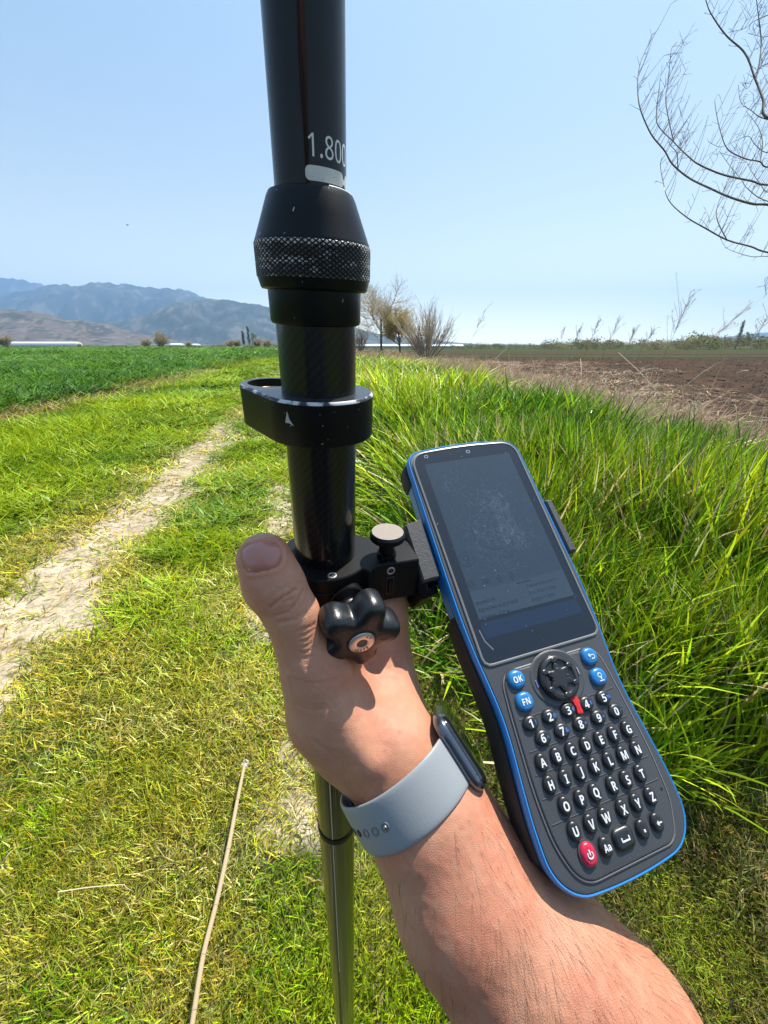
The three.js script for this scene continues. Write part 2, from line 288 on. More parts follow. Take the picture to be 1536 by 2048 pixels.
{ // tall grass on the right
  const tall = [0, 1, 2, 3].map((k) => tuft(300 + k, { n: 46, radius: 0.13, len: [0.2, 0.56], lean: [0.0, 0.3], curl: [0.0, 1.0], width: 0.0098, seg: 5, tone: [0.4, 1.5], warm: [0.75, 1.3] }));
  const start = (f) => 0.42 + 0.42 * smooth(1.7, 0.5, f);
  scatter('tall_grass', tall, GRASS, 6500, 9, 0.9, 27, 0.62, (x, f, l, r) => {
    const s = start(f), n = fbm(x * 1.1, f * 1.1, 3, 81), m = fbm(x * 0.45 + 3, f * 0.45, 3, 82), end = 4.1 + 0.9 * (n - 0.5);
    if (l < s || l > end || f > 25 + 4 * n) return null;
    const ramp = smooth(s, s + 0.75, l) * (1 - 0.75 * smooth(end - 0.6, end, l)) * mix(0.2, 1, smooth(0.7, 2.0, f + 0.5 * (n - 0.5)));
    if (r() > 0.25 + 0.9 * ramp * smooth(0.25, 0.5, n + 0.12)) return null;
    let c = mixc([0.12, 0.25, 0.012], [0.44, 0.57, 0.018], smooth(0.34, 0.58, m + (r() - 0.5) * 0.3));
    if (r() < 0.13) c = [0.50, 0.43, 0.22];
    return { w: wide(f, 0.66), h: mix(0.28, 1.05, ramp) * mix(0.45, 1.6, smooth(0.3, 0.7, n)), c };
  }, 'tall bright green grass growing thick on the bank right of the pole', 'grass');
  const broad = [0, 1].map((k) => tuft(340 + k, { n: 34, radius: 0.12, len: [0.4, 0.75], lean: [0.0, 0.35], curl: [0.0, 0.7], width: 0.011, seg: 5, tone: [0.5, 1.1] }));
  scatter('grass_clump', broad, GRASS, 2400, 10, 2.2, 16, 0.6, (x, f, l, r) => {
    if (l < 1.5 || l > 4.4 || fbm(x * 0.8 + 7, f * 0.8, 2, 91) < 0.52) return null;
    return { w: wide(f, 0.4), h: mix(0.6, 1.15, r()), c: mixc([0.06, 0.15, 0.014], [0.18, 0.34, 0.012], r()) };
  }, 'dark upright clumps of coarse grass standing out of the bank', 'grass');
  const leafy = [0, 1].map((k) => tuft(380 + k, { n: 30, radius: 0.09, len: [0.08, 0.22], lean: [0.2, 1.1], curl: [0.2, 1.0], width: 0.024, seg: 3, tone: [0.5, 1.4] }));
  scatter('broad_leaf_weeds', leafy, GRASS, 1500, 11, 1.3, 18, 0.6, (x, f, l, r) => {
    if (l < 0.6 || l > 4.6 || fbm(x * 1.4 + 2, f * 1.4, 2, 92) < 0.54) return null;
    return { w: wide(f, 0.35), h: mix(0.8, 2.4, r()) * smooth(0.5, 1.2, l), c: mixc([0.09, 0.17, 0.035], [0.24, 0.34, 0.05], r()) };
  }, 'broad-leaved weeds growing in patches among the tall grass', 'weeds');
  const weedy = [0, 1].map((k) => tuft(360 + k, { n: 90, radius: 0.11, len: [0.02, 0.06], lean: [0.5, 1.5], curl: [0.2, 0.8], width: 0.007, seg: 2, tone: [0.5, 1.2] }));
  scatter('ground_weeds', weedy, GRASS, 3600, 12, 0.3, 4, 0.6, (x, f, l, r) => {
    if (l < 0.3 || l > 2.0) return null;
    return { w: wide(f, 0.6), h: mix(0.7, 1.6, r()), c: r() < 0.3 ? [0.28, 0.22, 0.10] : mixc([0.09, 0.13, 0.012], [0.20, 0.22, 0.02], r()) };
  }, 'low mossy weeds and dead leaves at the foot of the tall grass', 'weeds');
}
{ // the wheat field on the left
  const wheat = [0, 1, 2].map((k) => tuft(400 + k, { n: 60, radius: 0.15, len: [0.2, 0.42], lean: [0.02, 0.4], curl: [0.1, 0.9], width: 0.009, seg: 4, tone: [0.35, 1.7] }));
  scatter('wheat_plants', wheat, GRASS, 16000, 14, 4.5, 150, 0.55, (x, f, l, r) => {
    const e = -6.75 + 0.5 * (fbm(x * 0.8, f * 0.8, 2, 95) - 0.5);
    if (l > e || f > 172) return null;
    const n = fbm(x * 0.35, f * 0.35, 3, 96);
    return { w: Math.pow(f, 0.62), h: mix(0.8, 1.15, n), c: mixc(G.wheat, [0.10, 0.21, 0.016], smooth(0.3, 0.7, n + (r() - 0.5) * 0.4 + 0.25 * smooth(20, 80, f))) };
  }, 'dense young green wheat covering the field on the left', 'wheat');
}
{ // dry brush and litter along the ploughed field
  const brush = [0, 1, 2].map((k) => tuft(500 + k, { n: 60, radius: 0.36, len: [0.25, 0.7], lean: [0.05, 0.7], curl: [-0.3, 0.8], width: 0.007, seg: 3 }));
  scatter('dry_brush', brush, STRAW, 7000, 15, 3.5, 82, 0.5, (x, f, l, r) => {
    const n = fbm(x * 0.8, f * 0.8, 3, 97), far = f > 21 && l > -0.6 && l < 9 + f * 0.05, rim = l > 3.6 && l < 5.6 + f * 0.22 && f < 40 && r() < 0.7;
    if (!far && !rim) return null;
    if (n < 0.4 && r() < 0.6) return null;
    return { w: wide(f, 0.5), h: (rim ? 0.8 : 0.9) * mix(0.6, 1.2, r()), c: mixc([0.20, 0.155, 0.10], r() < 0.3 ? [0.16, 0.19, 0.06] : [0.40, 0.32, 0.20], r()) };
  }, 'dry grey-brown brush along the edge of the ploughed field', 'brush');
  const stalks = [0, 1, 2].map((k) => tuft(540 + k, { n: 9, radius: 0.3, len: [0.3, 1.0], lean: [0.1, 1.0], curl: [-0.5, 0.5], width: 0.005, seg: 4 }));
  scatter('dry_stalks', stalks, STRAW, 4200, 18, 4, 34, 0.5, (x, f, l, r) => l < 3.6 || l > 4.6 + (1.5 + f * 0.55) * r() * r() || r() < 0.2 ? null : { w: wide(f, 0.35), h: mix(0.6, 1.5, r()), c: mixc([0.30, 0.24, 0.16], [0.66, 0.56, 0.40], r()) },
    'thin pale dead stalks standing and leaning along the near edge of the ploughed field', 'dead stalks');
  const litter = [0, 1].map((k) => tuft(520 + k, { n: 40, radius: 0.42, len: [0.06, 0.22], lean: [1.0, 1.6], curl: [-0.3, 0.4], width: 0.009, seg: 2 }));
  scatter('dry_litter', litter, STRAW, 7000, 16, 2.2, 40, 0.5, (x, f, l, r) => {
    if (l < 3.9 || l > 4.6 + (2 + f * 0.75) * r() * r()) return null;
    return { w: wide(f, 0.4), h: 0.8, y: -0.12 + 0.1 * r(), c: mixc([0.30, 0.23, 0.14], [0.62, 0.52, 0.36], r()) };
  }, 'pale dead stalks and leaves lying on the near edge of the ploughed field', 'plant litter');
}

{ // clods of the ploughed field
  const r = rng(611), geos = [0, 1, 2].map((k) => { const g = new THREE.IcosahedronGeometry(1, 1), p = g.attributes.position; for (let i = 0; i < p.count; i++) { const s = 0.62 + 0.6 * hash(Math.round(p.getX(i) * 50), Math.round(p.getY(i) * 50), Math.round(p.getZ(i) * 50) + k * 7); p.setXYZ(i, p.getX(i) * s, p.getY(i) * s * 0.7, p.getZ(i) * s); } g.computeVertexNormals(); return g; });
  scatter('soil_clods', geos, std(0xffffff, 0.95), 16000, 612, 2.6, 56, 0.5, (x, f, l, q) => {
    if (l < 4.3) return null;
    const s = mix(0.015, 0.06, q() * q() * q()) * Math.pow(f / 5, 0.35), n = fbm(x * 0.9, f * 2.2, 3, 613);
    if (n < 0.42 && q() < 0.7) return null;
    return { w: s, h: s * mix(0.7, 1.1, q()), y: -0.10 + 0.03 * n, c: mixc([0.042, 0.028, 0.02], [0.12, 0.083, 0.06], q()) };
  }, 'brown clods of earth strewn over the ploughed field', 'soil', 1.0);
}

for (const make of later) make();

// ---------------------------------------------------------------- mountains
function ridge(name, dist, depth, profile, seed, col, label, rough = 1) {
  // profile: pixels along the crest; the slope comes down towards the viewer
  const cols = 260, rows = 46, pts = profile.map(([x, y]) => { const d = at(x, y, 1).sub(V3(0, EYE, 0)), k = dist / -d.z; return [d.x * k, EYE + d.y * k]; });
  const x0 = pts[0][0], x1 = pts[pts.length - 1][0];
  const crest = (x) => { for (let i = 0; i + 1 < pts.length; i++) if (x <= pts[i + 1][0]) { const t = (x - pts[i][0]) / (pts[i + 1][0] - pts[i][0]), s = t * t * (3 - 2 * t); return mix(pts[i][1], pts[i + 1][1], mix(t, s, 0.5)); } return pts[pts.length - 1][1]; };
  const pos = [], colr = [], idx = [], uv = [], k = 1 / depth;
  for (let i = 0; i <= rows; i++) for (let j = 0; j <= cols; j++) {
    const t = i / rows, x = mix(x0, x1, j / cols), f = dist + (t - 0.75) * depth, H = crest(x);
    const up = t < 0.75 ? Math.pow(t / 0.75, 1.25) : 1 - smooth(0.75, 1.05, t) * 0.75;
    const n = fbm(x * k * 5 + seed, f * k * 3.2, 5, seed), gully = 1 - Math.abs(2 * fbm(x * k * 7 + 40, f * k * 2.5 + seed, 4, seed + 5) - 1);
    const w = t < 0.75 ? Math.sin(Math.PI * Math.min(1, t / 0.75)) : 0;
    pos.push(x + (n - 0.5) * depth * 0.06 * w, Math.max(-3, H * up + H * w * rough * (0.50 * (n - 0.5) + 0.46 * (gully - 0.6)) + H * 0.085 * (fbm(x * k * 34, seed, 3, seed) - 0.5)), -f);
    colr.push(...col(n, fbm(x * k * 30, f * k * 30, 4, seed + 9), t)); uv.push(x, f);
  }
  const W = cols + 1;
  for (let i = 0; i < rows; i++) for (let j = 0; j < cols; j++) { const a = i * W + j; idx.push(a, a + 1, a + W, a + 1, a + W + 1, a + W); }
  const g = new THREE.BufferGeometry();
  g.setAttribute('position', new THREE.Float32BufferAttribute(pos, 3)); g.setAttribute('color', new THREE.Float32BufferAttribute(colr, 3)); g.setAttribute('uv', new THREE.Float32BufferAttribute(uv, 2)); g.setIndex(idx); g.computeVertexNormals();
  tag(part(name, g, std(0xffffff, 1, { vertexColors: true }), scene), label, 'mountain', null, 'structure');
}
const forest = (n, m) => mixc([0.03, 0.042, 0.035], m > 0.62 ? [0.13, 0.125, 0.105] : [0.06, 0.07, 0.055], smooth(0.35, 0.7, n * 0.5 + m * 0.5));
const dryHill = (n, m) => mixc([0.095, 0.078, 0.064], m > 0.55 ? [0.045, 0.048, 0.036] : [0.17, 0.14, 0.115], smooth(0.4, 0.6, m));
ridge('mountain_ridge', 6700, 2400, [[-420, 575], [-200, 590], [-60, 560], [0, 557], [45, 561], [70, 567], [110, 575], [200, 580], [300, 588], [330, 577], [372, 579], [400, 590], [425, 600], [480, 612], [600, 640], [760, 668], [900, 690]], 3, forest, 'pale blue mountain crest farthest off on the left');
ridge('mountain_ridge', 5000, 2000, [[-400, 620], [-200, 600], [-60, 590], [0, 588], [60, 578], [100, 569], [150, 570], [192, 565], [240, 567], [290, 573], [340, 577], [390, 592], [420, 602], [500, 640], [560, 668], [620, 690]], 4, forest, 'long blue mountain ridge with a small rocky top, left of the pole');
ridge('mountain_ridge', 3300, 1400, [[100, 690], [170, 660], [250, 640], [330, 620], [380, 602], [430, 597], [480, 603], [540, 614], [600, 628], [680, 648], [760, 668], [840, 684], [900, 690]], 6, forest, 'blue wooded mountain sloping down behind the pole');
ridge('dry_hill', 1500, 700, [[-420, 640], [-150, 618], [0, 620], [60, 620], [90, 628], [120, 637], [160, 641], [210, 648], [250, 660], [300, 672], [360, 684], [420, 691]], 7, dryHill, 'low bare grey-brown hill in front of the mountains on the far left', 1.2);
ridge('mountain_ridge', 6900, 1800, [[1180, 692], [1300, 688], [1400, 681], [1470, 672], [1536, 664], [1640, 655], [1800, 662], [1900, 690]], 8, forest, 'faint pale blue hills low on the right horizon');
ridge('mountain_ridge', 7000, 1600, [[700, 676], [790, 672], [850, 677], [900, 684], [960, 689], [1010, 688], [1080, 691]], 9, forest, 'faint blue hill just showing behind the bare shrub');

// ---------------------------------------------------------------- far trees, greenhouses
const barkMat = std(rgb(0.11, 0.09, 0.072), 0.9), twigMat = std(rgb(0.40, 0.33, 0.23), 0.9), paleBark = std(rgb(0.30, 0.26, 0.20), 0.9);
const onGround = (x, f) => V3(x, groundHeight(x, f), -f);
function branching(seed, o) {  // returns [trunk geometries, branch geometries] round the origin
  const r = rng(seed), trunk = [], twigs = [];
  const grow = (p, d, len, rad, level) => {
    const n = 4, pts = [p.clone()], dir = d.clone();
    for (let i = 0; i < n; i++) { dir.add(V3((r() - 0.5) * o.wiggle, (r() - 0.3) * o.wiggle * 0.7 + o.up, (r() - 0.5) * o.wiggle)).normalize(); pts.push(pts[i].clone().addScaledVector(dir, len / n)); }
    (level === 0 ? trunk : twigs).push(tubeAlong(pts, [rad, rad * (level === 0 ? 0.75 : 0.45)], level === 0 ? 8 : level < 2 ? 5 : 3, level < 2 ? 8 : 5));
    if (level >= o.levels) return;
    const kids = Math.round(o.kids[level] * mix(0.8, 1.2, r()));
    for (let k = 0; k < kids; k++) {
      const t = mix(o.from[level], 1, (k + r()) / kids), i = Math.min(n - 1, Math.floor(t * n)), q = pts[i].clone().lerp(pts[i + 1], t * n - i), a = r() * 6.283, sp = mix(o.spread[0], o.spread[1], r());
      const side = V3(Math.cos(a), 0, Math.sin(a)); side.addScaledVector(dir, -side.dot(dir)).normalize();
      grow(q, dir.clone().multiplyScalar(Math.cos(sp)).addScaledVector(side, Math.sin(sp)), len * mix(o.shrink[0], o.shrink[1], r()) * (1 - 0.35 * t * (level === 0 ? 0 : 1)), Math.max(o.thin, rad * mix(0.35, 0.55, r())), level + 1);
    }
  };
  for (let s = 0; s < (o.stems ?? 1); s++) { const a = r() * 6.283, k = o.stems ? mix(0.1, o.fan ?? 0.6, r()) : 0.05; grow(V3(Math.cos(a) * 0.1 * (o.stems ? 1 : 0), -0.1, Math.sin(a) * 0.1), V3(Math.cos(a) * k, 1, Math.sin(a) * k).normalize(), o.height * mix(0.75, 1.1, r()), o.radius, 0); }
  return [trunk, twigs];
}
function leafCloud(seed, n, size, blobs) {  // leaf-sized triangles filling a few uneven blobs
  const r = rng(seed), pos = [], col = [];
  for (let i = 0; i < n; i++) {
    const b = blobs[Math.floor(r() * blobs.length)], a = r() * 6.283, c = r() * 2 - 1, s = Math.sqrt(1 - c * c), d = Math.pow(r(), 0.45);
    const x = b[0] + b[3] * d * s * Math.cos(a), y = b[1] + b[4] * d * c, z = b[2] + b[3] * d * s * Math.sin(a), t = mix(0.65, 1.3, r());
    for (let k = 0; k < 3; k++) { pos.push(x + (r() - 0.5) * 2 * size, y + (r() - 0.5) * 2 * size, z + (r() - 0.5) * 2 * size); col.push(t, t, t); }
  }
  const g = new THREE.BufferGeometry();
  g.setAttribute('position', new THREE.Float32BufferAttribute(pos, 3)); g.setAttribute('color', new THREE.Float32BufferAttribute(col, 3)); g.computeVertexNormals();
  return g;
}
function bareTree(name, seed, x, f, o, label, category, leaves) {
  const t = group(name, onGround(x, f), label, category), [tr, tw] = branching(seed, o);
  part('trunk', merge(tr), o.bark ?? barkMat, t); part('branches', merge(tw), o.twig ?? twigMat, t);
  if (leaves) {  // buds and leaves sit along the twigs
    const r = rng(seed + 1), tips = tw.filter((g) => g.attributes.uv.count < 60), pos = [], col = [];
    for (let i = 0; i < leaves.n; i++) {
      const p = tips[Math.floor(r() * tips.length)].attributes.position, k = Math.floor(r() * p.count), j = leaves.loose ?? 0.25, q = [p.getX(k) + (r() - 0.5) * j, p.getY(k) + (r() - 0.5) * j, p.getZ(k) + (r() - 0.5) * j], s = mix(0.5, 1.3, r());
      for (let m = 0; m < 3; m++) { pos.push(q[0] + (r() - 0.5) * 2 * leaves.size, q[1] + (r() - 0.5) * 2 * leaves.size, q[2] + (r() - 0.5) * 2 * leaves.size); col.push(s, s, s); }
    }
    const g = new THREE.BufferGeometry(); g.setAttribute('position', new THREE.Float32BufferAttribute(pos, 3)); g.setAttribute('color', new THREE.Float32BufferAttribute(col, 3)); g.computeVertexNormals();
    part('foliage', g, leafMat({ color: leaves.color, transmission: 0.4 }), t);
  }
  return t;
}
const treeForm = { height: 4.6, radius: 0.2, levels: 4, kids: [8, 6, 5, 4], from: [0.3, 0.2, 0.15, 0.1], spread: [0.4, 1.0], shrink: [0.6, 0.95], wiggle: 0.25, up: 0.045, thin: 0.02 };
const bareX = (px, f) => (px - 768) / F * (f * Math.cos(PITCH) + (EYE) * Math.sin(PITCH));
bareTree('bare_tree', 21, bareX(764, 72), 72, { ...treeForm, height: 6.3, kids: [11, 7, 6, 4], spread: [0.45, 1.15] }, 'bare spreading tree left of the yellow-green one, beside the pole', 'tree', { n: 9000, size: 0.055, color: rgb(0.52, 0.43, 0.24), blobs: [[0, 8.6, 0, 3.2, 2.6], [-1.6, 7.2, 0.4, 2.6, 2.2], [1.5, 7.4, -0.3, 2.6, 2.2], [0.3, 10.4, 0, 2.0, 1.6], [0, 5.4, 0, 2.4, 1.5]] });
bareTree('budding_tree', 29, bareX(800, 70), 70, { ...treeForm, height: 4.4, radius: 0.17, kids: [9, 7, 5, 4], spread: [0.4, 1.05] }, 'tree flushed with yellow-green buds between the bare tree and the bare shrub', 'tree', { n: 18000, size: 0.095, loose: 0.5, color: rgb(0.62, 0.51, 0.16), blobs: [[0.3, 7.2, 0, 1.7, 1.6], [1.1, 5.8, 0.3, 1.4, 1.3], [-0.6, 6.4, -0.4, 1.4, 1.5], [0.8, 8.4, 0, 1.1, 0.9], [0.4, 4.8, 0.2, 1.2, 0.9]] });
bareTree('bare_shrub', 33, bareX(855, 44), 44, { height: 3.5, radius: 0.055, stems: 30, fan: 1.5, levels: 2, kids: [8, 4, 2], from: [0.25, 0.2], spread: [0.15, 0.6], shrink: [0.45, 0.75], wiggle: 0.2, up: 0.05, thin: 0.013, bark: paleBark, twig: twigMat }, 'bare many-stemmed shrub right of the two field-edge trees', 'shrub', { n: 4000, size: 0.03, color: rgb(0.48, 0.39, 0.23), blobs: [[0, 2.2, 0, 1.5, 1.5], [0.9, 2.6, 0, 1.1, 1.3], [-0.9, 2.4, 0, 1.0, 1.2]] });
bareTree('bare_shrub', 35, bareX(722, 74), 74, { height: 3.0, radius: 0.06, stems: 12, fan: 0.7, levels: 2, kids: [7, 4], from: [0.2, 0.2], spread: [0.2, 0.7], shrink: [0.4, 0.7], wiggle: 0.2, up: 0.04, thin: 0.02 }, 'small dark bare shrub close to the right side of the pole', 'shrub');
const farForm = { height: 2.6, radius: 0.08, stems: 14, fan: 0.9, levels: 2, kids: [7, 5], from: [0.2, 0.2], spread: [0.2, 0.8], shrink: [0.4, 0.7], wiggle: 0.25, up: 0.03, thin: 0.045 };
for (const [px, f, s, seed, label] of [
  [322, 172, 2.1, 41, 'large bare bush standing alone at the far edge of the wheat'], [292, 176, 1.25, 43, 'smaller bare bush just left of the large one at the wheat edge'],
  [14, 180, 1.9, 45, 'bare bush at the far left end of the wheat field'], [160, 190, 0.7, 47, 'little dark bush at the right end of the left greenhouse'],
  [462, 182, 1.2, 49, 'brown bush left of the two thin poplars'], [476, 186, 1.3, 51, 'brown bush at the foot of the thin poplars'], [516, 182, 1.5, 53, 'brown bush right of the thin poplars'], [535, 178, 1.3, 55, 'brown bush nearest the pole in the far row'], [378, 190, 0.9, 57, 'small bush in front of the white sheds left of the pole']])
  bareTree('bare_bush', seed, bareX(px, f), f, { ...farForm, height: 2.0 * s, stems: 16 }, label, 'bush', { n: 1600, size: 0.13 * s, loose: 0.6, color: rgb(0.40, 0.32, 0.17), blobs: [[0, 1.5 * s, 0, 1.6 * s, 1.2 * s], [0.8 * s, 1.9 * s, 0, 0.9 * s, 0.8 * s], [-0.8 * s, 1.4 * s, 0, 0.9 * s, 0.9 * s]] });
for (const [px, f, h, seed, label, c] of [[489, 190, 7.5, 61, 'shorter left one of two thin poplars beyond the wheat', [0.10, 0.11, 0.04]], [500, 190, 9.2, 63, 'taller right one of two thin poplars beyond the wheat', [0.11, 0.13, 0.04]], [510, 192, 6.4, 65, 'round-topped tree touching the taller poplar', [0.16, 0.14, 0.06]], [1470, 150, 9.5, 67, 'single column-shaped poplar in the right-hand treeline', [0.10, 0.11, 0.05]]]) {
  const t = group('poplar_tree', onGround(bareX(px, f), f), label, 'tree'), wd = seed === 65 ? 1.9 : 0.75;
  part('trunk', tubeAlong([V3(0, -0.2, 0), V3(0.05, h * 0.4, 0), V3(0, h * 0.8, 0.05)], [0.14, 0.05], 7, 6), barkMat, t);
  part('crown', leafCloud(seed, 1600, 0.16, Array.from({ length: 8 }, (_, k) => [Math.sin(k * 2.4) * 0.25 * wd, h * (0.3 + 0.085 * k), Math.cos(k * 1.7) * 0.2 * wd, wd * (1 - 0.06 * k), h * 0.1])), leafMat({ color: rgb(...c) }), t);
}
{ // the treeline on the right horizon and the scrub on the left: far masses
  const r = rng(88), list = [];
  for (let i = 0; i < 210; i++) {
    const px = mix(905, 1640, r()), f = mix(125, 210, r()), s = mix(0.7, 1.5, r()) * (px > 1380 ? 1.35 : px < 1100 ? 0.62 : 1), x = bareX(px, f);
    const g = leafCloud(900 + i, 260, 0.24 * s, [[0, 1.4 * s, 0, 2.4 * s, 1.3 * s], [1.6 * s, 1.1 * s, 0.4, 1.5 * s, 1 * s], [-1.3 * s, 1.8 * s, -0.3, 1.3 * s, 1.1 * s]]), c = g.attributes.color, tint = mixc([0.17, 0.19, 0.08], r() < 0.4 ? [0.42, 0.37, 0.20] : [0.26, 0.21, 0.13], r());
    for (let k = 0; k < c.count; k++) c.setXYZ(k, c.getX(k) * tint[0], c.getX(k) * tint[1], c.getX(k) * tint[2]);
    list.push(g.translate(x, -0.2, -f));
  }
  tag(part('treeline', merge(list), leafMat({ transmission: 0.25 }), scene), 'low hazy line of bushes and trees along the right horizon', 'treeline', null, 'stuff');
  const left = [];
  for (let i = 0; i < 170; i++) {
    const px = i < 120 ? mix(-20, 760, r()) : mix(430, 570, r()), f = mix(178, 260, r()), s = mix(0.35, 0.9, r()) * (i < 120 ? 1 : 1.5), x = bareX(px, f);
    const g = leafCloud(1200 + i, 130, 0.22 * s, [[0, 0.9 * s, 0, 2.6 * s, 0.9 * s], [1.2 * s, 1.0 * s, 0, 1.2 * s, 0.9 * s]]), c = g.attributes.color, tint = i < 120 ? mixc([0.12, 0.14, 0.05], [0.28, 0.21, 0.12], r()) : mixc([0.26, 0.19, 0.12], [0.42, 0.31, 0.21], r());
    for (let k = 0; k < c.count; k++) c.setXYZ(k, c.getX(k) * tint[0], c.getX(k) * tint[1], c.getX(k) * tint[2]);
    left.push(g.translate(x, -0.1, -f));
  }
  tag(part('scrub', merge(left), leafMat({ transmission: 0.25 }), scene), 'low scrub along the far edge of the wheat field', 'scrub', null, 'stuff');
}
function greenhouse(px0, px1, f, h, label, depth = 8) {
  const x0 = bareX(px0, f), x1 = bareX(px1, f), t = group('greenhouse', V3((x0 + x1) / 2, 0, -f), label, 'greenhouse', 'far white greenhouses'), L = x1 - x0;
  const arc = [[-depth / 2, -0.2], [depth / 2, -0.2], [depth / 2, h * 0.45]];
  for (let k = 1; k < 12; k++) { const a = Math.PI * k / 12; arc.push([Math.cos(a) * depth / 2, h * 0.45 + Math.sin(a) * h * 0.55]); }
  arc.push([-depth / 2, h * 0.45]);
  const g = loft(arc.map(([a, b]) => [a, b]), [[0, -L / 2], [0, L / 2]], true, true, 0.9); g.rotateY(Math.PI / 2);
  part('cover', g, std(rgb(0.80, 0.82, 0.82), 0.35), t);
  part('base_wall', moved(new THREE.BoxGeometry(L, 0.9, depth + 0.2), 0, 0.4, 0), std(rgb(0.35, 0.33, 0.28), 0.9), t);
}
greenhouse(30, 160, 420, 4.2, 'long white greenhouse at the foot of the bare hill');
greenhouse(345, 366, 360, 2.6, 'small white shed roof left of the bush beyond the wheat');
greenhouse(385, 398, 360, 2.2, 'smallest white shed roof, just right of the small bush');
greenhouse(700, 925, 185, 1.7, 'very long low white greenhouse behind the two field-edge trees', 6);

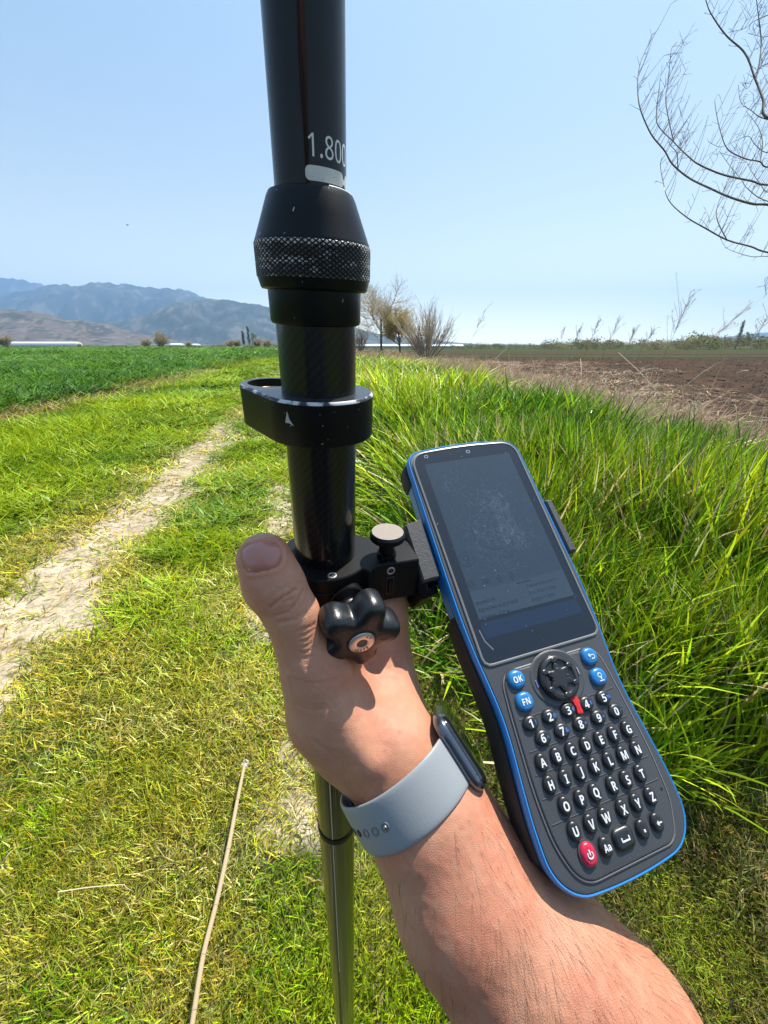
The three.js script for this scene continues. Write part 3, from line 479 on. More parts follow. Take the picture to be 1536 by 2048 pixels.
// ---------------------------------------------------------------- the tree overhanging at the upper right
{
  const t = group('overhanging_tree', null, 'bare tree whose long curved branches hang in from the upper right edge', 'tree'), r = rng(404);
  const base = V3(9.2, 0, -5.6); t.position.copy(base);
  const Z = (zx, zy, d) => at(1230 + zx / 3.304, zy / 3.304, d).sub(base);
  const trunkPts = [V3(0, -0.2, 0), V3(0.15, 2.2, 0.1), V3(-0.1, 4.4, 0), V3(-0.35, 7, -0.2), V3(-0.2, 10.5, 0)];
  part('trunk', tubeAlong(trunkPts, [0.24, 0.2, 0.16, 0.11, 0.05], 12, 30), barkMat, t);
  const K = 6.1 / F / 3.304;   // metres per zoomed pixel
  const B = [
    [0, 5.9, 10, [[1011, 1352], [900, 1345], [780, 1310], [640, 1250], [480, 1170], [380, 1085], [330, 1000], [235, 880], [170, 730], [150, 600], [160, 450], [190, 360], [220, 295]]],
    [0, 6.3, 9, [[1011, 1222], [900, 1195], [700, 1150], [560, 1090], [470, 1020], [390, 940], [280, 820], [275, 720], [290, 600], [300, 515]]],
    [1, 6.3, 5, [[388, 940], [355, 790], [335, 650], [350, 540], [365, 390], [375, 320], [408, 280]]],
    [0, 6.6, 8, [[1011, 1105], [960, 1070], [850, 1045], [740, 980], [700, 880], [660, 680], [670, 640]]],
    [0, 5.7, 11, [[1011, 780], [980, 660], [930, 530], [850, 340], [740, 240], [640, 100], [600, 0], [570, -120]]],
    [1, 5.7, 6, [[930, 530], [960, 370], [965, 250], [950, 120], [935, 0], [930, -100]]],
    [0, 6.0, 8, [[1011, 1668], [900, 1630], [740, 1585], [600, 1510], [480, 1440], [360, 1330], [320, 1210], [300, 1090], [310, 1040]]],
    [1, 6.0, 5, [[740, 1585], [690, 1490], [670, 1400], [700, 1300], [750, 1190]]],
    [0, 6.4, 4, [[1011, 1695], [900, 1695], [780, 1660], [720, 1620], [690, 1560]]],
    [0, 5.7, 5, [[1011, 790], [900, 730], [830, 670], [815, 560]]],
    [1, 6.6, 5, [[960, 1070], [975, 940], [940, 830], [870, 740]]],
    [0, 6.3, 5, [[1011, 1330], [880, 1250], [830, 1180], [770, 1110], [690, 1000]]],
    [0, 6.9, 5, [[1011, 100], [920, 140], [850, 190], [750, 215]]],
    [1, 5.9, 4, [[415, 1110], [410, 1020], [360, 950], [355, 850]]],
    [0, 5.8, 4, [[1011, 1830], [992, 1880], [1000, 1950]]],
    [0, 6.8, 4, [[1011, 1270], [960, 1215], [900, 1130], [850, 1060], [700, 1010]]],
    [0, 6.2, 5, [[1011, 420], [940, 470], [880, 580], [840, 560]]],
    [0, 7.0, 4, [[1011, 240], [960, 240], [880, 220]]],
    [0, 6.7, 4, [[1011, 1010], [930, 960], [880, 900], [800, 930], [700, 970], [620, 940]]]];
  const twigs = [], shoot = (p, dx, dy, len, d, rad, level) => {
    const n = 4, pts = [Z(p[0], p[1], d)], bend = (r() - 0.5) * 0.22; let x = p[0], y = p[1], a = Math.atan2(dy, dx), dd = d;
    const mid = [];
    for (let i = 0; i < n; i++) { a += bend / n - (level ? 0 : 0.03); x += Math.cos(a) * len / n; y += Math.sin(a) * len / n; dd += (r() - 0.5) * len * K * 0.5 / n; pts.push(Z(x, y, dd)); mid.push([x, y, dd]); }
    twigs.push(tubeAlong(pts, [rad, rad * 0.5], 4, 6));
    if (level < 2) for (let k = 0; k < 2; k++) if (r() < 0.6) { const q = mid[Math.floor(r() * n)], s = r() < 0.5 ? -1 : 1; shoot([q[0], q[1]], Math.cos(a + s * mix(0.4, 1.0, r())), Math.sin(a + s * mix(0.4, 1.0, r())), len * mix(0.15, 0.4, r()), q[2], rad * 0.7, level + 1); }
  };
  for (const [child, d, w, line] of B) {
    const pts = line.map(([x, y], i) => Z(x, y, d + 0.35 * Math.sin(i * 0.9 + w)));
    const w0 = w * K * 0.5;
    if (!child && line[0][0] > 1000) { const hit = V3(-0.1, Math.min(9, Math.max(1.6, pts[0].y - 0.5)), 0); pts.unshift(hit, hit.clone().lerp(pts[0], 0.5).add(V3(0, -0.15, 0))); }
    part('branch', tubeAlong(pts, [w0 * (child ? 1.2 : 1.6), w0 * 1.25, w0 * 0.95, w0 * 0.6, 0.0032], 7, pts.length * 6), barkMat, t);
    for (let i = 1; i < line.length; i++) {
      const a = line[i - 1], b = line[i], L = Math.hypot(b[0] - a[0], b[1] - a[1]);
      for (let s = 0; s < L; s += 26) {
        const u = (s + r() * 26) / L, p = [mix(a[0], b[0], u), mix(a[1], b[1], u)];
        if (r() < 0.46) shoot(p, 0.55 + (r() - 0.5) * 0.35, -0.9, mix(80, 330, r()), d, 0.0040, 0);
        else if (r() < 0.35) { const al = Math.atan2(b[1] - a[1], b[0] - a[0]) + (r() < 0.5 ? 1 : -1) * mix(0.5, 1.1, r()); shoot(p, Math.cos(al), Math.sin(al), mix(25, 90, r()), d, 0.0034, 1); }
      }
    }
  }
  part('twigs', merge(twigs), barkMat, t);
}

// ---------------------------------------------------------------- dry weed stalks, fallen canes, small things on the ground
const dryMat = std(rgb(0.26, 0.21, 0.15), 0.85), greyStalk = std(rgb(0.17, 0.14, 0.11), 0.85), paleCane = std(rgb(0.58, 0.46, 0.30), 0.8);
[[820, 500, 985, 120, 7, 'tallest dry weed stalk on the right, leaning right with a feathery tip', 5], [1080, 460, 1390, 195, 7.5, 'forked dry weed leaning far over to the right', 4], [395, 480, 490, 270, 9, 'dry weed stalk fourth from the left of the leaning row', 3], [270, 450, 345, 295, 9.5, 'dry weed stalk third from the left of the leaning row', 4], [160, 460, 220, 330, 10, 'dry weed stalk second from the left of the leaning row', 4],
  [540, 480, 600, 340, 9, 'bushy dry weed stalk in the middle of the leaning row', 4], [660, 460, 740, 350, 9, 'dry weed stalk just left of the tallest one', 4], [1380, 500, 1530, 260, 7, 'dry weed stalk at the right edge of the picture', 4], [70, 450, 100, 345, 11, 'dry weed stalk at the left end of the leaning row', 3], [-580, 480, -453, 201, 10, 'thin bent dry stalk standing alone right of the bare shrub', 2]].forEach(([x0, y0, x1, y1, d, label, forks], i) => {
  const P = (x, y, dd) => at(1100 + x / 3.523, 560 + y / 3.523, dd), a = P(x0, y0, d), b = P(x1, y1, d + 0.15), r = rng(700 + i), dir = b.clone().sub(a), foot = a.clone().addScaledVector(dir, -(a.y + 0.1) / dir.y * 0.999 > -2.2 ? -(a.y + 0.1) / dir.y : -2.2);
  foot.lerp(V3(a.x - 0.12, -0.1, a.z), 0.6); foot.y = -0.1;
  const t = group('dry_weed', foot, label, 'weed', 'dry weed stalks leaning over the field edge'), L = (p) => p.clone().sub(foot), rad = 0.004;
  part('stem', tubeAlong([L(foot), L(a).multiplyScalar(0.55), L(a), L(a.clone().lerp(b, 0.5).add(V3(0.02, 0.01, 0))), L(b)], [rad, rad * 0.9, rad * 0.7, 0.002], 5, 20), greyStalk, t);
  const tw = [];
  for (let k = 0; k < forks * 5; k++) {
    const u = mix(k < forks ? 0.05 : 0.3, 1, r()), q = a.clone().lerp(b, u), n = dir.clone().normalize().add(V3((r() - 0.45) * 1.3, (r() - 0.3) * 0.6, (r() - 0.5) * 1.0)).normalize(), len = dir.length() * mix(0.15, k < forks ? 0.95 : 0.5, r()) * (1.15 - u * 0.6), e = q.clone().addScaledVector(n, len);
    tw.push(tubeAlong([L(q), L(q.clone().lerp(e, 0.5).add(V3((r() - 0.5) * 0.03, 0.01, 0))), L(e)], [0.0036, 0.0018], 4, 5));
    for (let m = 0; m < 2; m++) { const c = q.clone().lerp(e, mix(0.5, 1, r())), dd = V3((r() - 0.3), r(), r() - 0.5).multiplyScalar(0.06); tw.push(tubeAlong([L(c), L(c.clone().addScaledVector(dd, 0.5)), L(c.clone().add(dd))], [0.0022, 0.0026], 4, 3)); }
  }
  part('twigs', merge(tw), dryMat, t);
});
[[480, 510, 770, 805, 5.6, 'long pale dead cane slanting down into the tall grass'], [600, 660, 760, 620, 6, 'short pale cane lying across the ploughed field edge'], [960, 740, 1200, 575, 5.5, 'pale dead cane rising to the right over the field edge'], [1190, 625, 1235, 520, 5.6, 'short upright pale dead stalk at the end of the rising cane'], [1310, 660, 1400, 640, 5.5, 'short bleached stalk near the right edge of the field'], [-385, 560, -300, 480, 26, 'pale broken stem leaning beside the bare shrub'], [215, 555, 220, 680, 7, 'bleached upright stalk standing in the green bank']].forEach(([x0, y0, x1, y1, d, label], i) => {
  const a = at(1100 + x0 / 3.523, 560 + y0 / 3.523, d), b = at(1100 + x1 / 3.523, 560 + y1 / 3.523, d - 0.3), m = a.clone().lerp(b, 0.5), t = group('dead_cane', m, label, 'cane'), rad = d > 20 ? 0.03 : 0.006, s = a.distanceTo(b);
  part('stem', tubeAlong([a.clone().sub(m), V3(0, 0.02, 0), b.clone().sub(m)], [rad * 0.7, rad, rad * 0.6], 6, 10), paleCane, t);
  part('side_shoot', tubeAlong([V3(0, 0.02, 0), V3(s * 0.06, s * 0.09, 0.01), V3(s * 0.16, s * 0.12, 0.02)], [rad * 0.5, rad * 0.25], 5, 5), paleCane, t);
});
{ // the cane lying on the track, bottom left of the hand
  const g = (px, py) => { const d = at(px, py, 1).sub(V3(0, EYE, 0)), k = EYE / -d.y; return V3(d.x * k, 0, d.z * k); };
  const P = [[494, 1548], [480, 1620], [462, 1720], [438, 1830], [415, 1930], [398, 2040], [385, 2130]].map(([x, y], i) => g(x, y).add(V3(0, 0.055 - (i === 3 ? 0.004 : 0), 0)));
  const t = group('fallen_cane', P[3].clone(), 'long thin straw-coloured cane lying on the grass left of the wrist', 'cane'), Q = P.map((p) => p.clone().sub(P[3]));
  const cane = std(rgb(0.46, 0.34, 0.20), 0.7, { bumpMap: rep(grainTex, 1, 30), bumpScale: 0.001 });
  part('stem', tubeAlong(Q, [0.005, 0.0062, 0.006, 0.0056], 9, 60), cane, t);
  for (const i of [1, 2, 3, 4, 5]) { const d = Q[i].clone().sub(Q[i - 1]).normalize(), n = new THREE.TorusGeometry(0.0059, 0.0009, 8, 18); n.lookAt(d); part('node', n.translate(Q[i].x, Q[i].y, Q[i].z), std(rgb(0.36, 0.26, 0.16), 0.8), t); }
  const fl = leafCloud(77, 60, 0.006, [[0, 0, 0, 0.012, 0.008]]);
  part('frayed_end', fl.translate(Q[0].x, Q[0].y, Q[0].z), leafMat({ color: rgb(0.75, 0.7, 0.6), transmission: 0.2 }), t);
  const a = g(128, 1803).add(V3(0, 0.05, 0)), b = g(258, 1788).add(V3(0, 0.05, 0)), s = group('straw_stalk', a, 'single thin yellow straw lying in the grass at the lower left', 'straw');
  part('stem', tubeAlong([V3(), b.clone().sub(a).multiplyScalar(0.5).add(V3(0, 0.006, 0)), b.clone().sub(a)], [0.0016, 0.001], 5, 8), paleCane, s);
  part('tip', tubeAlong([b.clone().sub(a), b.clone().sub(a).add(V3(0.012, 0.004, 0.008)), b.clone().sub(a).add(V3(0.03, -0.004, 0.012))], [0.001, 0.0004], 4, 5), paleCane, s);
  // dandelion among the grass on the left
  const d = g(73, 1008), f = group('yellow_flower', d, 'single yellow dandelion in the green grass near the left edge', 'flower'), pet = [], r = rng(5);
  for (let k = 0; k < 34; k++) { const a2 = r() * 6.283, tilt = r() * 1.2, p = new THREE.PlaneGeometry(0.004, 0.017); p.translate(0, 0.0085, 0); p.rotateX(tilt - 0.1); p.rotateY(a2); pet.push(p); }
  part('petals', merge(pet).translate(0, 0.15, 0), leafMat({ color: rgb(0.75, 0.52, 0.01), vertexColors: false, transmission: 0.3 }), f);
  part('stem', tubeAlong([V3(0.01, 0, 0), V3(0.004, 0.08, 0), V3(0, 0.15, 0)], [0.002, 0.0016], 6, 8), std(rgb(0.12, 0.2, 0.03), 0.7), f);
}
{ // the bird, far off in the sky
  const b = group('bird', at(255, 450, 62), 'tiny dark bird flying high over the mountains on the left', 'bird'), m = std(rgb(0.05, 0.05, 0.055), 0.8);
  const body = lathe([[0.0005, -0.2], [0.03, -0.15], [0.055, -0.03], [0.05, 0.08], [0.026, 0.14], [0.03, 0.17], [0.02, 0.205], [0.0005, 0.235]], 16); body.rotateZ(-Math.PI / 2); 
  const wing = (s) => { const sh = new THREE.Shape(); sh.moveTo(0.06, 0); sh.quadraticCurveTo(0.08, 0.16, -0.02, 0.36); sh.quadraticCurveTo(-0.05, 0.16, -0.07, 0); const g = new THREE.ExtrudeGeometry(sh, { depth: 0.008, bevelEnabled: false, curveSegments: 8 }); g.rotateX(s * Math.PI / 2 * 0.86); g.translate(0.02, 0.01, 0); return g; };
  const tail = new THREE.ConeGeometry(0.05, 0.14, 10); tail.scale(1, 1, 0.2); tail.rotateX(Math.PI / 2); tail.rotateY(Math.PI / 2); tail.translate(-0.22, 0, 0);
  part('body', merge([body, wing(1), wing(-1), tail]), m, b);
}


// ---------------------------------------------------------------- the survey pole and what is clamped to it
// pole axes: X to the right, Y up along the pole, Z towards the viewer; s is metres down the pole from P0
const aA = CD(0.95167843, -0.11267995, 0.28567708).normalize(), aY = CD(0.03824043, -0.87952985, -0.47430467).normalize(), aK = aA.clone().cross(aY).normalize();
aA.copy(aY).cross(aK).normalize();
const P0 = CW(-0.03128418, 0.01299089, 0.20387738), onPole = (a, s, k) => P0.clone().addScaledVector(aA, a).addScaledVector(aY, -s).addScaledVector(aK, k);
const specks = (seed, n, big) => { const r = rng(seed), L = Array.from({ length: n }, () => [r(), r(), big * mix(0.3, 1, r() * r()), r() * 6.28, mix(0.3, 1, r())]); return L; };
// worn black anodising: chips show bare pale metal
const chipTex = (seed, n, size) => canvasTex(512, 512, (c, w, h) => {
  c.fillStyle = '#0d0e0f'; c.fillRect(0, 0, w, h);
  const r = rng(seed);
  for (let i = 0; i < 5000; i++) { const g = 13 + r() * 12; c.fillStyle = `rgb(${g},${g},${g + 2})`; c.fillRect(r() * w, r() * h, 1 + r() * 2, 1 + r() * 2); }
  for (const [x, y, s, a, t] of specks(seed, n, size)) { c.save(); c.translate(x * w, y * h); c.rotate(a * 0.25 + 1.4); const g = 95 + 90 * t; c.fillStyle = `rgb(${g},${g},${g})`; c.beginPath(); c.ellipse(0, 0, s * 1.8, s * 0.6, 0, 0, 6.3); c.fill(); c.restore(); }
});
const blackMetal = (seed, n, size, scale, rough = 0.42) => { const t = chipTex(seed, n, size); t.wrapS = t.wrapT = THREE.RepeatWrapping; t.repeat.set(scale, scale); return phys(0xffffff, rough, { map: t, metalness: 0.0, specularIntensity: 0.4, bumpMap: rep(grainTex, scale * 3), bumpScale: 0.00003 }); };
const metalA = blackMetal(1, 46, 4.5, 14), metalB = blackMetal(2, 14, 3, 18, 0.5), metalC = blackMetal(3, 26, 4, 14, 0.34);
const steel = std(rgb(0.60, 0.58, 0.55), 0.32, { metalness: 1 }), blackPlastic = phys(rgb(0.012, 0.012, 0.013), 0.28, { bumpMap: rep(grainTex, 40), bumpScale: 0.0001 }), darkHole = std(rgb(0.01, 0.01, 0.01), 0.6);
{
  const SB = 1.3325, t = group('survey_pole', onPole(0, SB, 0), 'black carbon survey pole with a knurled collar and a 1.800 height mark', 'survey pole');
  frame(t, aA, aY, aK);
  const Y = (s) => SB - s;
  const weave = canvasTex(256, 256, (c) => { c.fillStyle = '#060607'; c.fillRect(0, 0, 256, 256); for (let i = 0; i < 16; i++) for (let j = 0; j < 16; j++) { const k = (i + j) % 4 < 2, g = k ? 19 : 7; const q = 8 * hash(i, j, 3); c.fillStyle = `rgb(${g + q},${g + q},${g + q + 1})`; c.fillRect(i * 16 + 1, j * 16 + 1, 14, 14); } });
  weave.wrapS = weave.wrapT = THREE.RepeatWrapping; weave.repeat.set(60, 60);
  const weaveBump = dataTex(128, (u, v, i, j) => ((Math.floor(i / 8) + Math.floor(j / 8)) % 4 < 2 ? 0.7 : 0.3) + 0.2 * noise(u * 64, v * 64, 1, 64));
  const carbon = phys(0xffffff, 0.4, { specularIntensity: 0.3, map: weave, clearcoat: 0.7, clearcoatRoughness: 0.14, bumpMap: rep(weaveBump, 60, 60), bumpScale: 0.00005 });
  const tube = lathe([[0.0001, Y(1.29)], [0.0159, Y(1.29)], [0.016, Y(1.28)], [0.016, Y(0.6)], [0.016, Y(0.2)], [0.016, Y(-0.1025)], [0.012, Y(-0.103)]], 128);
  part('outer_tube', tube, carbon, t);
  { const g = new THREE.CylinderGeometry(0.01606, 0.01606, 0.46, 3, 1, true, -0.43, 0.05); g.translate(0, Y(0.43), 0); part('reflection_stripe', g, std(rgb(0.55, 0.54, 0.50), 0.5), t, 'thin pale strip standing for a reflected line down the lower pole'); }  // added strip: a reflected line of light put in as pale colour
  part('dark_reflection_ring', lathe([[0.016, Y(0.306)], [0.0167, Y(0.3055)], [0.0167, Y(0.2985)], [0.016, Y(0.298)]], 96), metalB, t);  // added black ring in place of a dark reflection, not a real joint
  part('pole_shoe', lathe([[0.0001, Y(1.345)], [0.004, Y(1.338)], [0.013, Y(1.305)], [0.0172, Y(1.30)], [0.0172, Y(1.24)], [0.016, Y(1.238)]], 48), steel, t);
  // collar with knurled grip ring
  part('locking_collar', lathe([[0.0165, Y(-0.1012)], [0.0174, Y(-0.1016)], [0.0178, Y(-0.1026)], [0.0179, Y(-0.1128)], [0.0196, Y(-0.1130)], [0.0202, Y(-0.1134)], [0.0207, Y(-0.1152)], [0.0211, Y(-0.1166)], [0.0211, Y(-0.1276)], [0.0209, Y(-0.1282)], [0.0207, Y(-0.1286)], [0.0181, Y(-0.1350)], [0.0157, Y(-0.1410)], [0.0149, Y(-0.1424)], [0.0138, Y(-0.1428)], [0.0126, Y(-0.1427)]], 128), metalC, t);
  {
    const NU = 116, NV = 15, su = 6, sv = 6, cols = NU * su, rows = NV * sv, pos = [], col = [], idx = [], s0 = -0.1276, s1 = -0.1166;
    for (let j = 0; j <= rows; j++) for (let i = 0; i <= cols; i++) {
      const u = i / su, v = j / sv, p = Math.abs(((u + v) % 2 + 2) % 2 - 1), q = Math.abs(((u - v) % 2 + 2) % 2 - 1), hgt = Math.min(p, q), a = i / cols * 2 * Math.PI, end = Math.min(1, Math.min(j, rows - j) / 3), rr = 0.02105 + 0.00042 * Math.min(hgt * 1.7, 0.8) * end, s = mix(s0, s1, j / rows);
      pos.push(rr * Math.sin(a), Y(s), rr * Math.cos(a));
      const wear = hgt > 0.42 ? smooth(0.42, 0.66, fbm(u * 0.10 + 3, v * 0.35, 3, 6) + 0.42 * gauss((v - 0.6) / 1.7) + 0.30 * gauss((v - NV) / 0.7) - 0.12 + 0.35 * (hash(Math.floor((u + v) / 2), Math.floor((u - v) / 2), 5) - 0.5)) : 0;
      col.push(...mixc([0.012, 0.012, 0.013], [0.52, 0.51, 0.49], wear));
    }
    for (let j = 0; j < rows; j++) for (let i = 0; i < cols; i++) { const a = j * (cols + 1) + i, b = a + 1, c = a + cols + 1; idx.push(a, b, c + 1, a, c + 1, c); }
    for (let k = 0; k < idx.length; k += 3) [idx[k + 1], idx[k + 2]] = [idx[k + 2], idx[k + 1]];
    const g = new THREE.BufferGeometry(); g.setAttribute('position', new THREE.Float32BufferAttribute(pos, 3)); g.setAttribute('color', new THREE.Float32BufferAttribute(col, 3)); g.setIndex(idx); g.computeVertexNormals();
    part('knurled_ring', creased(g, 0.25), std(0xffffff, 0.42, { vertexColors: true }), t);
  }
  // sliding inner tube with the printed height mark
  const r1 = 0.0125, s0 = -0.1415, s1 = -0.178, len = s0 - s1;
  const mark = canvasTex(2048, 1024, (c, w, h) => {
    const X = (deg) => (deg / 360 + 0.5) * w, yy = (s) => (s - s1) / len * h, r = rng(3);
    c.fillStyle = '#0b0c10'; c.fillRect(0, 0, w, h);
    for (let i = 0; i < 900; i++) { const g = 10 + r() * 12; c.fillStyle = `rgba(${g},${g},${g + 5},0.5)`; c.fillRect(r() * w, r() * h, 1.5, 6 + r() * 26); }
    c.fillStyle = '#d9d9d6'; c.textBaseline = 'alphabetic'; c.textAlign = 'left';
    c.save(); c.translate(X(-13), yy(-0.1499)); c.font = '220px sans-serif'; const tw = c.measureText('1.800').width; c.scale((X(66) - X(-13)) / tw, 1); c.fillText('1.800', 0, 0); c.restore();
    const bar = (d0, d1) => { c.beginPath(); c.roundRect(X(d0), yy(-0.1478), X(d1) - X(d0), yy(-0.1439) - yy(-0.1478), 40); c.fill(); };
    c.fillStyle = '#cfcdc6'; bar(-16, 52); bar(58, 175);
    c.fillRect(X(48), yy(-0.1463), X(62) - X(48), 42);
    for (let i = 0; i < 60; i++) { c.fillStyle = '#14161b'; c.fillRect(X(-14 + 180 * r()), yy(-0.1478) + r() * 100, 2 + r() * 3, 2 + r() * 3); }
  });
  const gloss = { clearcoat: 0.45, clearcoatRoughness: 0.10, specularIntensity: 0.2 };
  const band = new THREE.CylinderGeometry(r1, r1, len, 128, 1, true, -Math.PI, 2 * Math.PI); band.translate(0, Y((s0 + s1) / 2), 0);
  part('printed_mark', band, phys(0xffffff, 0.35, { map: mark, ...gloss }), t, 'white printed 1.800 with a white bar under it');
  part('inner_tube', lathe([[r1, Y(s1)], [r1, Y(-0.3)], [r1, Y(-0.62)], [0.0001, Y(-0.62)]], 128), phys(rgb(0.004, 0.0045, 0.006), 0.35, { ...gloss, bumpMap: rep(grainTex, 60), bumpScale: 0.00004 }), t);
  part('worn_rim', moved(new THREE.TorusGeometry(0.0141, 0.00035, 8, 40, 1.2), 0, 0, 0).rotateX(Math.PI / 2).rotateY(-0.1).translate(0, Y(-0.14275), 0), std(rgb(0.7, 0.68, 0.64), 0.4), t);
}
function hull2(c1, r1, c2, r2, n = 160) {  // outline round two circles
  const pts = [...circle(...c1, r1, 220), ...circle(...c2, r2, 220)].sort((a, b) => a[0] - b[0] || a[1] - b[1]), cross = (o, a, b) => (a[0] - o[0]) * (b[1] - o[1]) - (a[1] - o[1]) * (b[0] - o[0]), lo = [], up = [];
  for (const p of pts) { while (lo.length > 1 && cross(lo[lo.length - 2], lo[lo.length - 1], p) <= 0) lo.pop(); lo.push(p); }
  for (const p of pts.reverse()) { while (up.length > 1 && cross(up[up.length - 2], up[up.length - 1], p) <= 0) up.pop(); up.push(p); }
  const h = lo.slice(0, -1).concat(up.slice(0, -1)); return resample(h, n);
}
function resample(h, n) {
  const L = [0]; for (let i = 1; i <= h.length; i++) L.push(L[i - 1] + Math.hypot(h[i % h.length][0] - h[i - 1][0], h[i % h.length][1] - h[i - 1][1]));
  const out = []; let k = 0; for (let i = 0; i < n; i++) { const d = i / n * L[h.length]; while (L[k + 1] < d) k++; const t = (d - L[k]) / (L[k + 1] - L[k]), a = h[k], b = h[(k + 1) % h.length]; out.push([mix(a[0], b[0], t), mix(a[1], b[1], t)]); } return out;
}
function roundPoly(p, rad, n = 200) {  // polygon with rounded corners (each its own radius)
  const out = [];
  p.forEach((c, i) => {
    const a = p[(i + p.length - 1) % p.length], b = p[(i + 1) % p.length], r = Array.isArray(rad) ? rad[i] : rad, la = Math.hypot(a[0] - c[0], a[1] - c[1]), lb = Math.hypot(b[0] - c[0], b[1] - c[1]), d = Math.min(r, la * 0.49, lb * 0.49);
    const q0 = [c[0] + (a[0] - c[0]) / la * d, c[1] + (a[1] - c[1]) / la * d], q1 = [c[0] + (b[0] - c[0]) / lb * d, c[1] + (b[1] - c[1]) / lb * d];
    for (let k = 0; k <= 10; k++) { const t = k / 10; out.push([mix(mix(q0[0], c[0], t), mix(c[0], q1[0], t), t), mix(mix(q0[1], c[1], t), mix(c[1], q1[1], t), t)]); }
  });
  return resample(out, n);
}
// an outline in the plane across the pole (x right, y away from the viewer), lofted down the pole
const across = (g) => g.rotateX(-Math.PI / 2);
{ // level bracket
  const t = group('level_bracket', onPole(0, -0.0563, 0), 'scuffed black teardrop-shaped level holder clamped round the pole above the hand', 'level bracket');
  frame(t, aA, aY, aK);
  const o = hull2([0, 0], 0.0236, [-0.0185, 0.0215], 0.0146, 240), H = 0.0188;
  const body = loft(o, [[0.0011, 0], [0.0003, 0.0004], [0, 0.001], [0, H - 0.0012]], true, false, 0.9);
  part('body', across(body), metalA, t);
  { // the worn top edge, and the top face with its two holes
    const edge = loft(o, [[0, H - 0.0012], [0.0002, H - 0.0005], [0.0009, H]], false, false, 1.2), col = [], p = edge.attributes.position;
    for (let i = 0; i < p.count; i++) { const a = Math.atan2(p.getY(i), p.getX(i)); const w = smooth(0.50, 0.60, fbm(a * 5, p.getZ(i) * 400, 4, 8) + 0.08); col.push(...mixc([0.02, 0.02, 0.022], [0.56, 0.57, 0.58], w)); }
    edge.setAttribute('color', new THREE.Float32BufferAttribute(col, 3));
    part('worn_edge', across(edge), std(0xffffff, 0.4, { vertexColors: true }), t, 'top edge rubbed to bare metal');
    const n = outlineNormals(o), sh = new THREE.Shape(o.map((q, i) => new THREE.Vector2(q[0] - n[i][0] * 0.0009, q[1] - n[i][1] * 0.0009)));
    sh.holes.push(new THREE.Path(circle(-0.0185, 0.0215, 0.0112, 64).map((q) => new THREE.Vector2(...q))));
    const top = new THREE.ShapeGeometry(sh); top.translate(0, 0, H); part('top_face', across(top), phys(rgb(0.02, 0.021, 0.023), 0.3, { bumpMap: rep(grainTex, 60), bumpScale: 0.00003 }), t);
    const well = new THREE.CylinderGeometry(0.0112, 0.0112, 0.006, 64, 1, true); well.translate(-0.0185, H - 0.003, -0.0215); part('vial_well', well, metalB, t);
    part('bubble_vial', lathe([[0.0001, 0.0012], [0.006, 0.001], [0.009, 0.0003], [0.0095, 0]], 48).translate(-0.0185, H - 0.005, -0.0215), phys(rgb(0.23, 0.30, 0.12), 0.08, { clearcoat: 1 }), t);
    part('vial_rim', new THREE.TorusGeometry(0.0102, 0.0008, 8, 64).rotateX(Math.PI / 2).translate(-0.0185, H - 0.0042, -0.0215), std(rgb(0.5, 0.36, 0.28), 0.35, { metalness: 0.6 }), t);
  }
  { // the big chip on the front left flank
    const sh = new THREE.Shape([[0, 0.0042], [0.0008, 0.0012], [0.0026, -0.0012], [0.0006, -0.0004], [-0.0012, -0.0004]].map((q) => new THREE.Vector2(...q))), g = new THREE.ExtrudeGeometry(sh, { depth: 0.0002, bevelEnabled: false });
    const i = o.reduce((b, q, k) => Math.hypot(q[0] + 0.0155, q[1] + 0.0176) < Math.hypot(o[b][0] + 0.0155, o[b][1] + 0.0176) ? k : b, 0), n = outlineNormals(o)[i];
    const m = part('paint_chip', g, std(rgb(0.42, 0.41, 0.40), 0.6), t); m.position.set(o[i][0], 0.0105, -o[i][1]); m.rotation.y = Math.atan2(n[0], -n[1]);
  }
}
